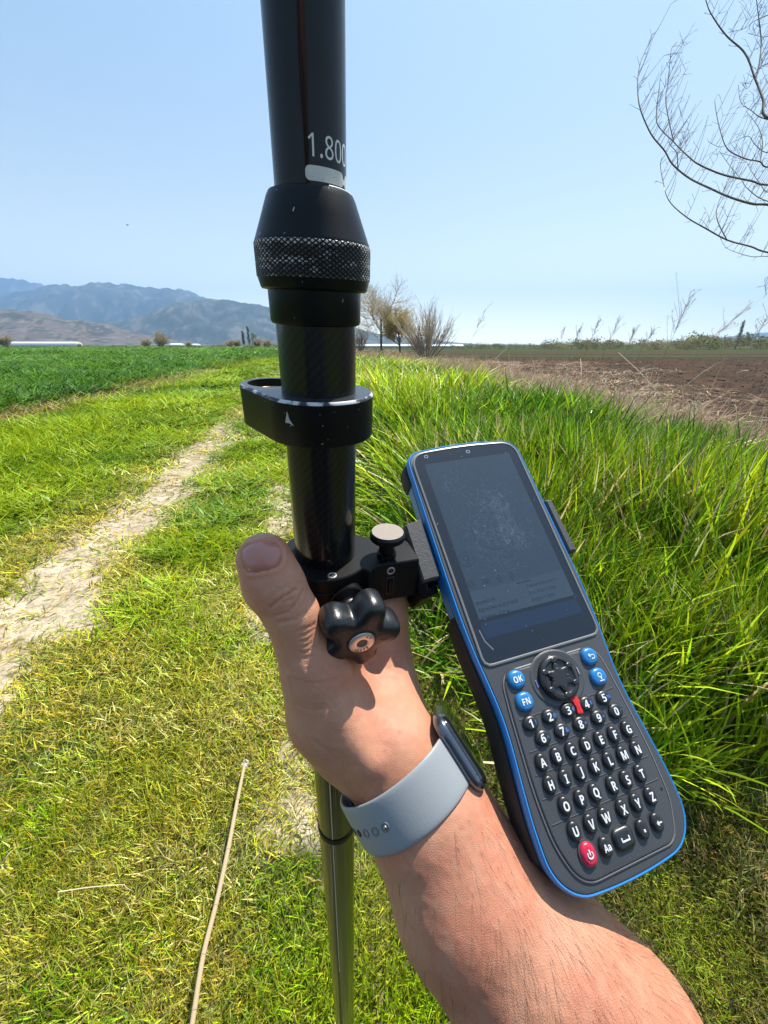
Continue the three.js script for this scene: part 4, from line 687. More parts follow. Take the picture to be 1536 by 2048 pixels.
{ // pole clamp with its star knob and thumbscrew
  const t = group('pole_clamp', onPole(0, 0.035, 0), 'black metal clamp on the pole carrying the star knob and the phone-like controller', 'clamp');
  frame(t, aA, aY, aK);
  const H = 0.025;
  const raw = []; // ring, neck with a hollow front, square block
  for (let k = 0; k <= 60; k++) { const a = (52 + k * 256 / 60) * R; raw.push([0.0245 * Math.cos(a), 0.0245 * Math.sin(a)]); }
  raw.push([0.0185, -0.0225], [0.022, -0.0196], [0.026, -0.0186], [0.030, -0.0188], [0.040, -0.0190], [0.0468, -0.0190], [0.0475, -0.0183], [0.0475, 0.0075], [0.0468, 0.0082], [0.030, 0.0086], [0.024, 0.0105], [0.019, 0.0155]);
  const o = resample(raw, 260);
  part('body', across(loft(o, [[0.0007, 0], [0, 0.0007], [0, H - 0.0007], [0.0006, H]], true, true, 0.6)), metalB, t);
  // thumbscrew: bronze-faced disc on a stem
  const ts = part('thumbscrew', lathe([[0.0001, 0.0152], [0.0078, 0.0152], [0.0084, 0.0149], [0.0092, 0.0140], [0.0094, 0.0128], [0.0093, 0.0116], [0.0084, 0.0106], [0.0056, 0.0102], [0.0042, 0.0092], [0.0042, 0.0030], [0.0052, 0.0026], [0.0052, 0], [0.0001, 0]], 64).translate(0.031, H, 0.0115), blackMetal(6, 20, 3, 30, 0.4), t);
  part('disc_face', new THREE.CircleGeometry(0.0083, 48).rotateX(-Math.PI / 2).translate(0.031, H + 0.01535, 0.0115), std(rgb(0.29, 0.245, 0.205), 0.5, { bumpMap: rep(grainTex, 3), bumpScale: 0.0002, metalness: 0.25 }), ts, 'worn bronze-coloured face');
  const setScrew = (x, y, z, n) => { const s = part('set_screw', new THREE.TorusGeometry(0.0019, 0.0005, 10, 24), std(rgb(0.38, 0.36, 0.34), 0.4, { metalness: 0.7 }), t); s.position.set(x, y, z); s.lookAt(s.position.clone().add(n).applyMatrix4(t.matrixWorld)); part('socket', new THREE.CylinderGeometry(0.0014, 0.0014, 0.0006, 6).rotateX(Math.PI / 2), darkHole, s); };
  t.updateMatrixWorld(true);
  setScrew(0.0312, H - 0.0046, 0.0191, V3(0, 0, 1)); setScrew(-0.0005, H + 0.0001, 0.0212, V3(0, 1, 0));
  { const sl = new RoundedBoxGeometry(0.0048, 0.012, 0.0012, 3, 0.0005); part('slot', sl.translate(0.0312, H - 0.0148, 0.0187), darkHole, t); const sc = new THREE.CylinderGeometry(0.0017, 0.0017, 0.009, 16); part('slot_screw', sc.translate(0.0312, H - 0.0145, 0.0188), metalC, t); }
  part('pad_edge', new THREE.TorusGeometry(0.0247, 0.0005, 8, 40, 1.0).rotateX(Math.PI / 2).rotateY(-1.5).translate(0, 0.0165, 0), metalC, t);
  // shaft, washer, star knob
  part('washer', lathe([[0.0001, 0], [0.0096, 0], [0.0100, 0.0005], [0.0100, 0.0040], [0.0094, 0.0046], [0.0001, 0.0046]], 48).rotateX(Math.PI / 2).translate(0.0068, 0.0102, 0.0222), metalC, t);
  part('shaft', lathe([[0.0001, 0], [0.0046, 0], [0.0046, 0.012], [0.0058, 0.0125], [0.0058, 0.0145], [0.0001, 0.0145]], 32).rotateX(Math.PI / 2).translate(0.0068, 0.0102, 0.024), steel, t);
  const knob = Array.from({ length: 300 }, (_, i) => { const a = i / 300 * 2 * Math.PI, c = Math.cos(5 * (a + 8 * R)), r = 0.0186 + 0.0038 * c - 0.0012 * c * c; return [r * Math.cos(a), r * Math.sin(a)]; });
  const kb = part('star_knob', loft(knob, [[0.006, 0], [0.0018, 0.0003], [0.0006, 0.0012], [0, 0.003], [-0.0002, 0.0085], [0.0003, 0.0118], [0.0013, 0.0136], [0.0028, 0.0144], [0.0050, 0.0147], [0.0090, 0.0148]], true, true, 0.9), blackPlastic, t, 'glossy black five-lobed plastic knob');
  kb.position.set(0.0062, 0.0090, 0.0358); kb.rotation.set(0.10, 0.05, 0.03);
  const ins = lathe([[0.0026, 0.0001], [0.0026, 0.0009], [0.0034, 0.0011], [0.0056, 0.0011], [0.0062, 0.0008], [0.0064, 0]], 64).rotateX(Math.PI / 2).translate(0, 0, 0.0148);
  part('metal_insert', ins, std(rgb(0.72, 0.66, 0.60), 0.34, { metalness: 0.85 }), kb);
  part('recess', lathe([[0.0064, 0.0002], [0.0072, 0.0001], [0.0074, -0.0004]], 64).rotateX(Math.PI / 2).translate(0, 0, 0.0149), darkHole, kb);
  part('hex_socket', new THREE.CylinderGeometry(0.0029, 0.0029, 0.0008, 6).rotateX(Math.PI / 2).translate(0, 0, 0.0150), std(rgb(0.10, 0.09, 0.08), 0.4, { metalness: 0.6 }), kb);
  const stamp = []; [...'C1'].forEach((ch, i) => stamp.push(textGeo(ch, 0.0015, 0.0002).translate(0, 0.0046, 0).rotateZ(-0.62 - i * 0.34))); [...'12x70'].forEach((ch, i) => stamp.push(textGeo(ch, 0.0015, 0.0002).rotateZ(Math.PI).translate(0, 0.0046, 0).rotateZ(Math.PI - 0.95 + i * 0.34).rotateZ(0.15)));
  part('stamped_lettering', merge(stamp).translate(0, 0, 0.0158), darkHole, kb);
}

// ---------------------------------------------------------------- the handheld controller and its cradle
const pU = CD(0.9523505699833623, -0.1602898656057929, 0.25949094557699237).normalize(), pZ = CD(0.16772067022230147, -0.4353800623238386, -0.8844851486096712).normalize(), pV = pZ.clone().cross(pU).normalize();
pU.copy(pV).cross(pZ);
const PO = CW(0.06837738, 0.01623834, 0.22788316), vy = (v) => -v * 1.057 / 1000, mm = (x) => x / 1000;
{
  const t = group('handheld_controller', PO, 'blue-edged rugged survey controller with a dusty dark screen above a lettered keypad', 'handheld controller');
  frame(t, pU, pV, pZ);
  // half width down the body, in millimetres (v already at true length)
  const prof = [[-58, 40.3], [-20, 40.6], [20, 40.6], [40, 40.2], [58, 39.0], [72, 37.4], [86, 36.2], [98, 36.4], [112, 37.6], [128, 38.8], [140, 38.9]];
  const half = (v) => { for (let i = 0; i + 1 < prof.length; i++) if (v <= prof[i + 1][0]) { const a = prof[Math.max(0, i - 1)][1], b = prof[i][1], c = prof[i + 1][1], d = prof[Math.min(prof.length - 1, i + 2)][1], q = clamp((v - prof[i][0]) / (prof[i + 1][0] - prof[i][0])); return 0.5 * (2 * b + (c - a) * q + (2 * a - 5 * b + 4 * c - d) * q * q + (3 * b - a - 3 * c + d) * q * q * q); } return prof[prof.length - 1][1]; };
  const right = []; for (let v = -57; v <= 137; v += 2) right.push([half(v), -v]);
  const corner = (cx, cy, rx, ry, a0, a1) => Array.from({ length: 13 }, (_, i) => { const a = (a0 + (a1 - a0) * i / 12) * R; return [cx + rx * Math.cos(a), cy + ry * Math.sin(a)]; });
  const tip = []; for (let x = 20; x >= -20; x -= 4) tip.push([x, -160.4 + 0.9 * (x / 20) ** 2]);
  const topc = []; for (let x = -28; x <= 28; x += 4) topc.push([x, 69.8 - 1.6 * (x / 28) ** 2]);
  // counter-clockwise as seen by the viewer: up the right side, along the top to the left, down, along the bottom
  const up = right.slice().reverse();
  const raw = [...corner(20.2, -140.6, 18.6, 18.8, -80, -3), ...up, ...corner(28.6, 57.5, 11.6, 10.8, 4, 84), ...topc.slice().reverse(), ...corner(-28.6, 57.5, 11.6, 10.8, 96, 176), ...right.map(([x, y]) => [-x, y]), ...corner(-20.2, -140.6, 18.6, 18.8, 183, 260), ...tip.slice().reverse()];
  const o = resample(raw.map(([x, y]) => [mm(x), mm(y)]), 420);
  const rubber = std(rgb(0.022, 0.022, 0.024), 0.72, { bumpMap: rep(grainTex, 60), bumpScale: 0.00015 });
  const faceMat = std(rgb(0.052, 0.055, 0.061), 0.5, { bumpMap: rep(grainTex, 60), bumpScale: 0.00008 });
  const blue = phys(rgb(0.014, 0.20, 0.54), 0.36, { clearcoat: 0.3, clearcoatRoughness: 0.3, bumpMap: rep(grainTex, 50), bumpScale: 0.00008 });
  part('back_shell', loft(o, [[0.006, -0.0185], [0.002, -0.0175], [0.0004, -0.015], [0, -0.011], [0.0002, -0.0044]], true, true, 0.8), rubber, t);
  part('blue_trim', loft(o, [[0.0004, -0.0046], [-0.0003, -0.0040], [-0.0004, -0.0018], [0, -0.0006], [0.0007, 0.0001], [0.0013, -0.0001]], false, false, 0.9), blue, t, 'bright blue edge trim');
  // blue flanks beside the screen; black bumper corners and grips elsewhere
  const flank = (s) => { const pts = []; for (let v = -46; v <= 36; v += 2) pts.push([s * half(v), -v]); const g = loft((s > 0 ? [...pts.slice().reverse(), ...pts.map(([x, y]) => [x - s * 1.5, y])] : [...pts, ...pts.slice().reverse().map(([x, y]) => [x - s * 1.5, y])]).map(([x, y]) => [mm(x + s * 0.45), mm(y)]), [[0, -0.0125], [0, -0.0050]], true, true, 0.5); return g; };
  part('side_flank', flank(-1), blue, t); part('side_flank', flank(1), blue, t);
  const bump = (sx, v0, v1, deep) => { const pts = []; for (let v = v0; v <= v1; v += 2) { const e = 1.9 * Math.sin(Math.PI * clamp((v - v0) / (v1 - v0))) ** 0.35; pts.push([sx * (half(v) + e), -v]); } const inner = pts.map(([x, y]) => [x - sx * 4, y]); const ring = sx > 0 ? [...pts.slice().reverse(), ...inner] : [...pts, ...inner.slice().reverse()]; return loft(ring.map(([x, y]) => [mm(x), mm(y)]), [[0.001, -deep], [0, -deep + 0.002], [0, -0.0070], [0.0008, -0.0050]], true, true, 0.6); };
  part('corner_bumper', bump(-1, -62, -45, 0.018), rubber, t); part('corner_bumper', bump(1, -62, -45, 0.018), rubber, t);
  part('side_grip', bump(-1, 37, 146, 0.0215), rubber, t, 'thick black rubber grip beside the keypad'); part('side_grip', bump(1, 37, 146, 0.0215), rubber, t);
  part('front_face', loft(o, [[0.0012, -0.004], [0.0012, -0.0003], [0.0017, 0.0002], [0.0024, 0.0003]], false, true, 0.5), faceMat, t);
  // screen: bezel line, dark glass, lit display
  const glass = roundPoly([[-35.2, -63.2], [35.2, -63.2], [36.8, 64.6], [0, 66.6], [-36.8, 64.6]].map(([x, y]) => [mm(x), mm(y)]), [0.004, 0.004, 0.010, 0.02, 0.010], 160);
  const bezel = loft(glass, [[-0.0012, 0.0003], [-0.0010, 0.0011], [-0.0002, 0.0013], [0.0002, 0.0009]], false, false, 0.9);
  part('screen_bezel', bezel, std(rgb(0.17, 0.17, 0.165), 0.36), t, 'thin pale rim round the screen glass');
  const screenTex = canvasTex(1024, 2048, (c, w, h) => {
    const X = (u) => (u + 37) / 74 * w, Y = (v) => (v + 67) / 131 * h, k = w / 74, r = rng(12);
    c.fillStyle = '#12151a'; c.fillRect(0, 0, w, h);
    c.fillStyle = '#27323d'; c.fillRect(X(-30), Y(-57), 61 * k, 100 * k);
    c.fillStyle = '#2e3944'; c.fillRect(X(-30), Y(26), 61 * k, 17 * k);
    c.fillStyle = '#162336'; c.fillRect(X(-30), Y(43), 61 * k, 9 * k);
    c.strokeStyle = '#111a22'; c.fillStyle = '#111a22'; c.lineWidth = 4;
    const ring = (u, v, q) => { c.beginPath(); c.arc(X(u), Y(v), q * k, 0, 6.3); c.stroke(); };
    c.strokeStyle = '#17212b'; ring(-2, -6, 13.5); c.strokeStyle = '#0f171f';
    ring(-25, 8, 4.6); ring(-25, 7, 1.7); c.beginPath(); c.moveTo(X(-25), Y(8.7)); c.lineTo(X(-25), Y(10.2)); c.moveTo(X(-26.5), Y(10.4)); c.lineTo(X(-23.5), Y(10.4)); c.stroke();
    ring(-27.5, 22, 2.1); ring(-27.5, 22, 1.0); for (const [a, b] of [[-19.2, 21.2], [-17.4, 21.4], [-18.9, 23], [-17.1, 23]]) ring(a, b, 0.8);
    for (const [u, s] of [[-10, 1], [-2, -1]]) { c.beginPath(); [[0, -2.2], [1.5, -0.4], [0.7, -0.4], [0.7, 2], [-0.7, 2], [-0.7, -0.4], [-1.5, -0.4]].forEach(([a, b], i) => i ? c.lineTo(X(u + a), Y(22.5 + s * b)) : c.moveTo(X(u + a), Y(22.5 + s * b))); c.closePath(); c.stroke(); }
    c.fillStyle = '#141d27'; c.fillRect(X(-1), Y(27), 9 * k, 0.7 * k);
    c.font = 'bold 38px sans-serif'; c.fillStyle = '#111922';
    c.fillText('Hedef:16', X(-28.6), Y(33.5)); c.fillText('Eğim(%):-0.297.953', X(-28.6), Y(37.4)); c.fillText('Güney: -2.916', X(-28.6), Y(41.4));
    c.fillStyle = '#18222c'; c.fillText('Yükseklik:0.011', X(4), Y(31)); c.fillText('Ant.Yük:1.800', X(4), Y(34.9)); c.fillText('Doğu:-1.455', X(4), Y(38.8)); c.fillText('1.20 m', X(-5), Y(12));
    // dust, smears and scratches on the glass
    for (let i = 0; i < 900; i++) { const x = r() * w, y = r() * h, g = 120 + r() * 100; c.fillStyle = `rgba(${g},${g + 6},${g + 12},${0.08 + 0.3 * r() * r()})`; c.beginPath(); c.arc(x, y, 0.8 + 2.2 * r() * r(), 0, 6.3); c.fill(); }
    const wear = (n, cx, cy, sx, sy, alpha) => { for (let i = 0; i < n; i++) { const g1 = (r() + r() + r() - 1.5), g2 = (r() + r() + r() - 1.5); let x = X(cx + g1 * sx), y = Y(cy + g2 * sy); c.strokeStyle = `rgba(165,180,195,${alpha * (0.25 + r() * 0.75)})`; c.lineWidth = 0.7 + r() * 1.6; c.beginPath(); c.moveTo(x, y); let a = r() * 6.3; const st = 2 + Math.floor(r() * 5); for (let s = 0; s < st; s++) { a += (r() - 0.5) * 1.8; x += Math.cos(a) * (4 + r() * 12); y += Math.sin(a) * (4 + r() * 12); c.lineTo(x, y); } c.stroke(); } };
    wear(700, 0, -10, 26, 38, 0.30); wear(170, 6, -24, 10, 9, 0.36); wear(130, 7, -2, 9, 8, 0.36); wear(60, 14, 0, 6, 10, 0.4); wear(40, -18, -42, 8, 8, 0.4); wear(30, -12, -4, 8, 6, 0.4); wear(60, 0, 10, 26, 34, 0.22);
    for (let i = 0; i < 70; i++) { const x = X(2 + r() * 12), y = Y(-24 + r() * 22); c.strokeStyle = `rgba(160,175,190,${0.10 + 0.16 * r()})`; c.lineWidth = 0.8 + r(); c.beginPath(); c.moveTo(x, y); c.lineTo(x + 6 * (r() - 0.5), y + 40 + r() * 130); c.stroke(); }
    for (let i = 0; i < 60; i++) { c.fillStyle = `rgba(215,222,228,${0.4 + 0.5 * r()})`; c.beginPath(); c.arc(r() * w, r() * h, 1.5 + 2.5 * r() * r(), 0, 6.3); c.fill(); }
    c.strokeStyle = 'rgba(190,195,200,0.75)'; c.lineWidth = 7; ring(-27, -62.6, 1.1); ring(2.5, -62.2, 1.2);
    c.strokeStyle = 'rgba(175,180,185,0.5)'; c.lineWidth = 10; c.beginPath(); c.moveTo(X(-32), Y(46)); c.lineTo(X(-31), Y(52)); c.lineTo(X(-28), Y(57)); c.stroke();
  });
  const gs = new THREE.ShapeGeometry(new THREE.Shape(glass.map((q) => new THREE.Vector2(...q)))), p = gs.attributes.position, uvs = gs.attributes.uv;
  for (let i = 0; i < p.count; i++) uvs.setXY(i, (p.getX(i) * 1000 + 37) / 74, 1 - (-p.getY(i) * 1000 + 67) / 131);
  part('screen', gs.translate(0, 0, 0.0008), phys(0xffffff, 0.16, { map: screenTex, clearcoat: 0.6, clearcoatRoughness: 0.05 }), t, 'dark dusty glass with faint survey readouts');
  // raised keypad panel
  const pan = roundPoly([[-28.6, 69], [28.6, 69], [30.6, 88], [32.6, 120], [31.5, 140], [25, 154.2], [-25, 154.2], [-31.5, 140], [-32.6, 120], [-30.6, 88]].map(([x, v]) => [mm(x), -mm(v)]).reverse(), [0.010, 0.014, 0.012, 0.01, 0.006, 0.006, 0.01, 0.012, 0.014, 0.010].map((x) => x * 0.8), 260);
  const panel = part('keypad_panel', loft(pan, [[-0.0003, -0.0004], [0, 0.0009], [0.0005, 0.0014], [0.0010, 0.0015]], false, true, 0.5), faceMat, t);
  part('panel_groove', loft(pan, [[-0.0010, 0.0004], [-0.0009, 0.0009], [-0.0004, 0.0011], [-0.0001, 0.0006]], false, false, 0.9), std(rgb(0.16, 0.16, 0.165), 0.4), t);
  for (const [v, w] of [[90, 29.6], [103.6, 30.4], [112.7, 31.4], [121.8, 32], [131.4, 31.8]]) part('row_ridge', new RoundedBoxGeometry(mm(w * 2 - 3), 0.0005, 0.0005, 2, 0.0002).translate(0, -mm(v), 0.0015), faceMat, panel);
  const Z0 = 0.0014, keyMat = phys(rgb(0.016, 0.017, 0.019), 0.34, { clearcoat: 0.2 }), blueKey = phys(rgb(0.012, 0.17, 0.42), 0.3, { clearcoat: 0.4 }), redKey = phys(rgb(0.52, 0.012, 0.045), 0.3, { clearcoat: 0.4 }), legend = std(rgb(0.70, 0.70, 0.68), 0.5), legendBlue = std(rgb(0.06, 0.17, 0.50), 0.5);
  const dome = (rx, ry, h, p2 = 2.2) => loft(superOval(rx, ry, 56, p2), [[-0.0002, 0], [0, h * 0.45], [rx * 0.06, h * 0.66], [rx * 0.17, h * 0.84], [rx * 0.33, h * 0.95], [rx * 0.52, h], [rx * 0.8, h * 1.01]], false, true, 1.2);
  const digitG = dome(0.0039, 0.0033, 0.0021), letterG = dome(0.0029, 0.0037, 0.0021), roundG = dome(0.0045, 0.0042, 0.0023), spaceG = dome(0.0051, 0.0040, 0.0020, 4), skirtG = {}, skirtMat = std(rgb(0.035, 0.037, 0.041), 0.6);
  for (const [k, rx, ry] of [['d', 0.0039, 0.0033], ['l', 0.0029, 0.0037], ['r', 0.0045, 0.0042], ['s', 0.0051, 0.0040]]) skirtG[k] = loft(superOval(rx + 0.0008, ry + 0.0008, 40, k === 's' ? 4 : 2.2), [[0, -0.0003], [0.0002, 0.00025], [0.0008, 0.0003]], false, true, 0.9);
  const key = (u, v, geo, kind, mat, label) => { const k = part('key', geo, mat, t, label); k.position.set(mm(u), vy(v), Z0); part('key_seat', skirtG[kind], skirtMat, k); return k; };
  const put = (k, g, h, mat = legend) => part('legend', g.translate(0, 0, h - 0.0005), mat, k);
  const bars = (list) => merge(list.map(([x, y, w, h2, a]) => new THREE.BoxGeometry(w, h2, 0.0007).rotateZ(a ?? 0).translate(x, y, 0.00036)));
  const sub = '!@#$%^&*+-';
  [...'12345'].forEach((ch, i) => { const k = key(-23.3 + i * 10.8, 87.6, digitG, 'd', keyMat); put(k, textGeo(ch, 0.0035, 0.0007, 0.95).translate(-0.0006, 0, 0), 0.00215); put(k, textGeo(sub[i], 0.0018, 0.0006).translate(0.0021, 0, 0.0), 0.0021, legendBlue); });
  [...'67890'].forEach((ch, i) => { const k = key(-19.9 + i * 10.8, 94.4, digitG, 'd', keyMat); put(k, textGeo(ch, 0.0035, 0.0007, 0.95).translate(-0.0006, 0, 0), 0.00215); put(k, textGeo(sub[5 + i], 0.0018, 0.0006).translate(0.0021, 0, 0.0), 0.0021, legendBlue); });
  const letter = (ch, u, v) => put(key(u, v, letterG, 'l', keyMat), textGeo(ch, 0.0034, 0.0007, 0.92), 0.00215);
  [...'ABCDEFG'].forEach((ch, i) => letter(ch, -24.9 + i * 8.3, 102.7)); [...'HIJKLMN'].forEach((ch, i) => letter(ch, -25 + i * 8.33, 111.1));
  const six = [-21.5, -13, -5, 5, 13, 21.5]; [...'OPQRST'].forEach((ch, i) => letter(ch, six[i], 119.7)); [...'UVWXYZ'].forEach((ch, i) => letter(ch, six[i], 128.5));
  { const k = key(-19, 137.0, dome(0.0036, 0.0043, 0.0022), 'l', redKey, 'red power key'), a = new THREE.TorusGeometry(0.00125, 0.00028, 8, 28, 4.9); a.rotateZ(Math.PI / 2 + 0.69); put(k, merge([a, new THREE.BoxGeometry(0.00055, 0.0017, 0.0005).translate(0, 0.0009, 0)]), 0.0029);
    part('key_collar', loft(superOval(0.0044, 0.0051, 40, 2.2), [[0, -0.0003], [0.0001, 0.0008], [0.0008, 0.0008], [0.0009, 0.0002]], false, false, 0.9), faceMat, k); }
  put(key(-10, 137.3, letterG, 'l', keyMat), textGeo('Aa', 0.0026, 0.0007, 0.85), 0.00215);
  put(key(0, 137.3, spaceG, 's', keyMat), bars([[0, -0.0006, 0.0042, 0.00055], [-0.0019, 0, 0.00055, 0.0015], [0.0019, 0, 0.00055, 0.0015]]), 0.00205);
  put(key(10.5, 137.3, letterG, 'l', keyMat), bars([[0, -0.0003, 0.0009, 0.0009]]), 0.00225);
  const arrow = () => bars([[0.0003, 0, 0.0024, 0.00045], [-0.0006, 0.0004, 0.0012, 0.00042, 0.75], [-0.0006, -0.0004, 0.0012, 0.00042, -0.75]]);
  put(key(19, 137.3, letterG, 'l', keyMat), arrow(), 0.00215);
  put(key(-22.3, 69, roundG, 'r', blueKey, 'blue OK key'), textGeo('OK', 0.0029, 0.0007, 0.9), 0.00235); put(key(-22.3, 78.7, roundG, 'r', blueKey, 'blue FN key'), textGeo('FN', 0.0029, 0.0007, 0.9), 0.00235);
  { const k = key(22.3, 69, roundG, 'r', blueKey, 'blue back-arrow key'), hook = new THREE.TorusGeometry(0.0009, 0.00024, 8, 20, Math.PI).rotateZ(-Math.PI / 2).translate(0.0011, -0.0004, 0.0003); put(k, merge([bars([[0, 0.0005, 0.0024, 0.00045], [-0.001, 0.0009, 0.0012, 0.00042, 0.75], [-0.001, 0.0001, 0.0012, 0.00042, -0.75], [0.0004, -0.0013, 0.0014, 0.00045]]), hook]), 0.00235); }
  { const k = key(22.3, 78.7, roundG, 'r', blueKey, 'blue map-pin key'), ringG = new THREE.TorusGeometry(0.0010, 0.0003, 8, 24).translate(0, 0.0007, 0.0002); put(k, merge([ringG, bars([[0, -0.0007, 0.0006, 0.0012], [0, -0.0019, 0.0026, 0.0004]])]), 0.00245); }
  { // direction pad in its oval dish
    const dish = loft(superOval(0.0146, 0.0128, 72, 2.1), [[-0.0006, 0.0001], [0, 0.0006], [0.0006, 0.0006], [0.0026, 0.0001], [0.004, 0.0001]], false, true, 0.7), d = part('pad_dish', dish, faceMat, t); d.position.set(0, vy(73.6), Z0);
    for (const s of [-1, 1]) part('indicator', new RoundedBoxGeometry(0.0007, 0.0034, 0.0006, 2, 0.0002).translate(s * 0.0125, 0, 0.0006), std(s < 0 ? rgb(0.16, 0.17, 0.42) : rgb(0.3, 0.3, 0.3), 0.3), d);
    const pad = part('direction_pad', loft(superOval(0.0107, 0.0107, 72, 2), [[0, 0], [0, 0.0022], [0.0007, 0.0030], [0.0022, 0.0032], [0.0026, 0.0026], [0.0034, 0.0023], [0.006, 0.0021]], false, true, 0.8), phys(rgb(0.017, 0.017, 0.018), 0.25, { clearcoat: 0.3 }), t); pad.position.set(0, vy(73.6), Z0);
    const star = Array.from({ length: 120 }, (_, i) => { const a = i / 120 * 2 * Math.PI, q = 0.0060 + 0.0012 * Math.cos(6 * a + Math.PI); return [q * Math.cos(a), q * Math.sin(a)]; });
    part('pad_centre', loft(star, [[0, 0.0019], [0.0003, 0.0030], [0.0008, 0.0033], [0.002, 0.0033]], false, true, 0.8), phys(rgb(0.020, 0.020, 0.022), 0.35), pad);
    for (let i = 0; i < 6; i++) { const a = i * 60 * R; part('pad_lobe', loft(superOval(0.0021, 0.0016, 24, 2.2), [[0, 0.0018], [0.0002, 0.0031], [0.0007, 0.0035]], false, true, 0.9).translate(0.0083 * Math.cos(a + 0.52), 0.0083 * Math.sin(a + 0.52), 0), phys(rgb(0.018, 0.018, 0.019), 0.22, { clearcoat: 0.3 }), pad); }
    for (let i = 0; i < 4; i++) { const g = new THREE.ConeGeometry(0.0010, 0.0012, 3).scale(1, 1, 0.25).translate(0, 0.0045, 0.0034).rotateZ(i * Math.PI / 2); part('pad_arrow', g, std(rgb(0.10, 0.10, 0.11), 0.3), pad); }
  }
  { // red marker smear between the 3 and the 4
    const line = [[-0.6, -82.4], [2.0, -82.4], [3.9, -84.4], [4.5, -87.2], [3.9, -90.6]].map(([x, v]) => new THREE.Vector3(mm(x), mm(v * 1.057), 0)), cv = new THREE.CatmullRomCurve3(line), L = [], Q = [], r = rng(9);
    for (let i = 0; i <= 24; i++) { const q = cv.getPoint(i / 24), d = cv.getTangent(i / 24), w = mm(1.35 + 0.22 * Math.sin(i * 0.9) * r() + 0.45 * Math.sin(i / 24 * 3.14)); L.push([q.x - d.y * w, q.y + d.x * w]); Q.unshift([q.x + d.y * w, q.y - d.x * w]); }
    part('red_smear', loft([...L, ...Q].reverse(), [[0, 0.0012], [0, 0.0027], [0.0002, 0.0028]], false, true, 0.5), std(rgb(0.62, 0.012, 0.016), 0.6, { bumpMap: rep(grainTex, 100), bumpScale: 0.0002 }), t, 'red marker smear curving round the 3 key');
  }
  part('microphone_hole', new THREE.CylinderGeometry(0.0005, 0.0005, 0.0003, 12).rotateX(Math.PI / 2).translate(mm(29.5), -mm(128 * 1.057), 0.0016), darkHole, t);
}
{ // the sprung cradle holding the controller
  const t = group('controller_cradle', PO.clone().addScaledVector(pZ, -0.026), 'black two-jaw cradle gripping the sides of the controller', 'cradle');
  frame(t, pU, pV, pZ);
  const jawMat = std(rgb(0.045, 0.046, 0.048), 0.62, { bumpMap: rep(grainTex, 25), bumpScale: 0.0003 });
  const jaw = (pts) => loft(pts.map(([x, y]) => [mm(x), mm(y)]), [[0.0012, 0], [0, 0.0012], [0, 0.0268], [0.0009, 0.0279]], true, true, 0.6);
  // local z = 0 lies 30 mm behind the screen face
  part('jaw', loft(roundPoly([[-53.5, 20.5], [-42.3, 22.5], [-42.3, -14], [-53.0, -14.5]].map(([x, y]) => [mm(x), mm(y)]).reverse(), 0.0012, 80), [[0.0008, -0.006], [0, -0.005], [0, 0.0232], [0.0011, 0.0245]], true, true, 0.6), jawMat, t, 'left jaw, sunlit rubber pad');
  part('jaw', loft(roundPoly([[41.6, 19.5], [47.0, 19.5], [47.6, -16.5], [41.6, -16.5]].map(([x, y]) => [mm(x), mm(y)]).reverse(), 0.0012, 80), [[0.0008, -0.006], [0, -0.005], [0, 0.0248], [0.0011, 0.0260]], true, true, 0.6), jawMat, t, 'right jaw');
  part('back_bar', new RoundedBoxGeometry(0.100, 0.030, 0.008, 4, 0.002).translate(-0.003, 0.002, -0.0035), metalB, t);
  part('jaw_block', loft(roundPoly([[-57, 4], [-44, 6], [-43, -20.5], [-54, -22.5]].map(([x, y]) => [mm(x), mm(y)]).reverse(), 0.0015, 80), [[0.001, -0.010], [0, -0.009], [0, 0.0165], [0.004, 0.0200]], true, true, 0.6), metalB, t);
}

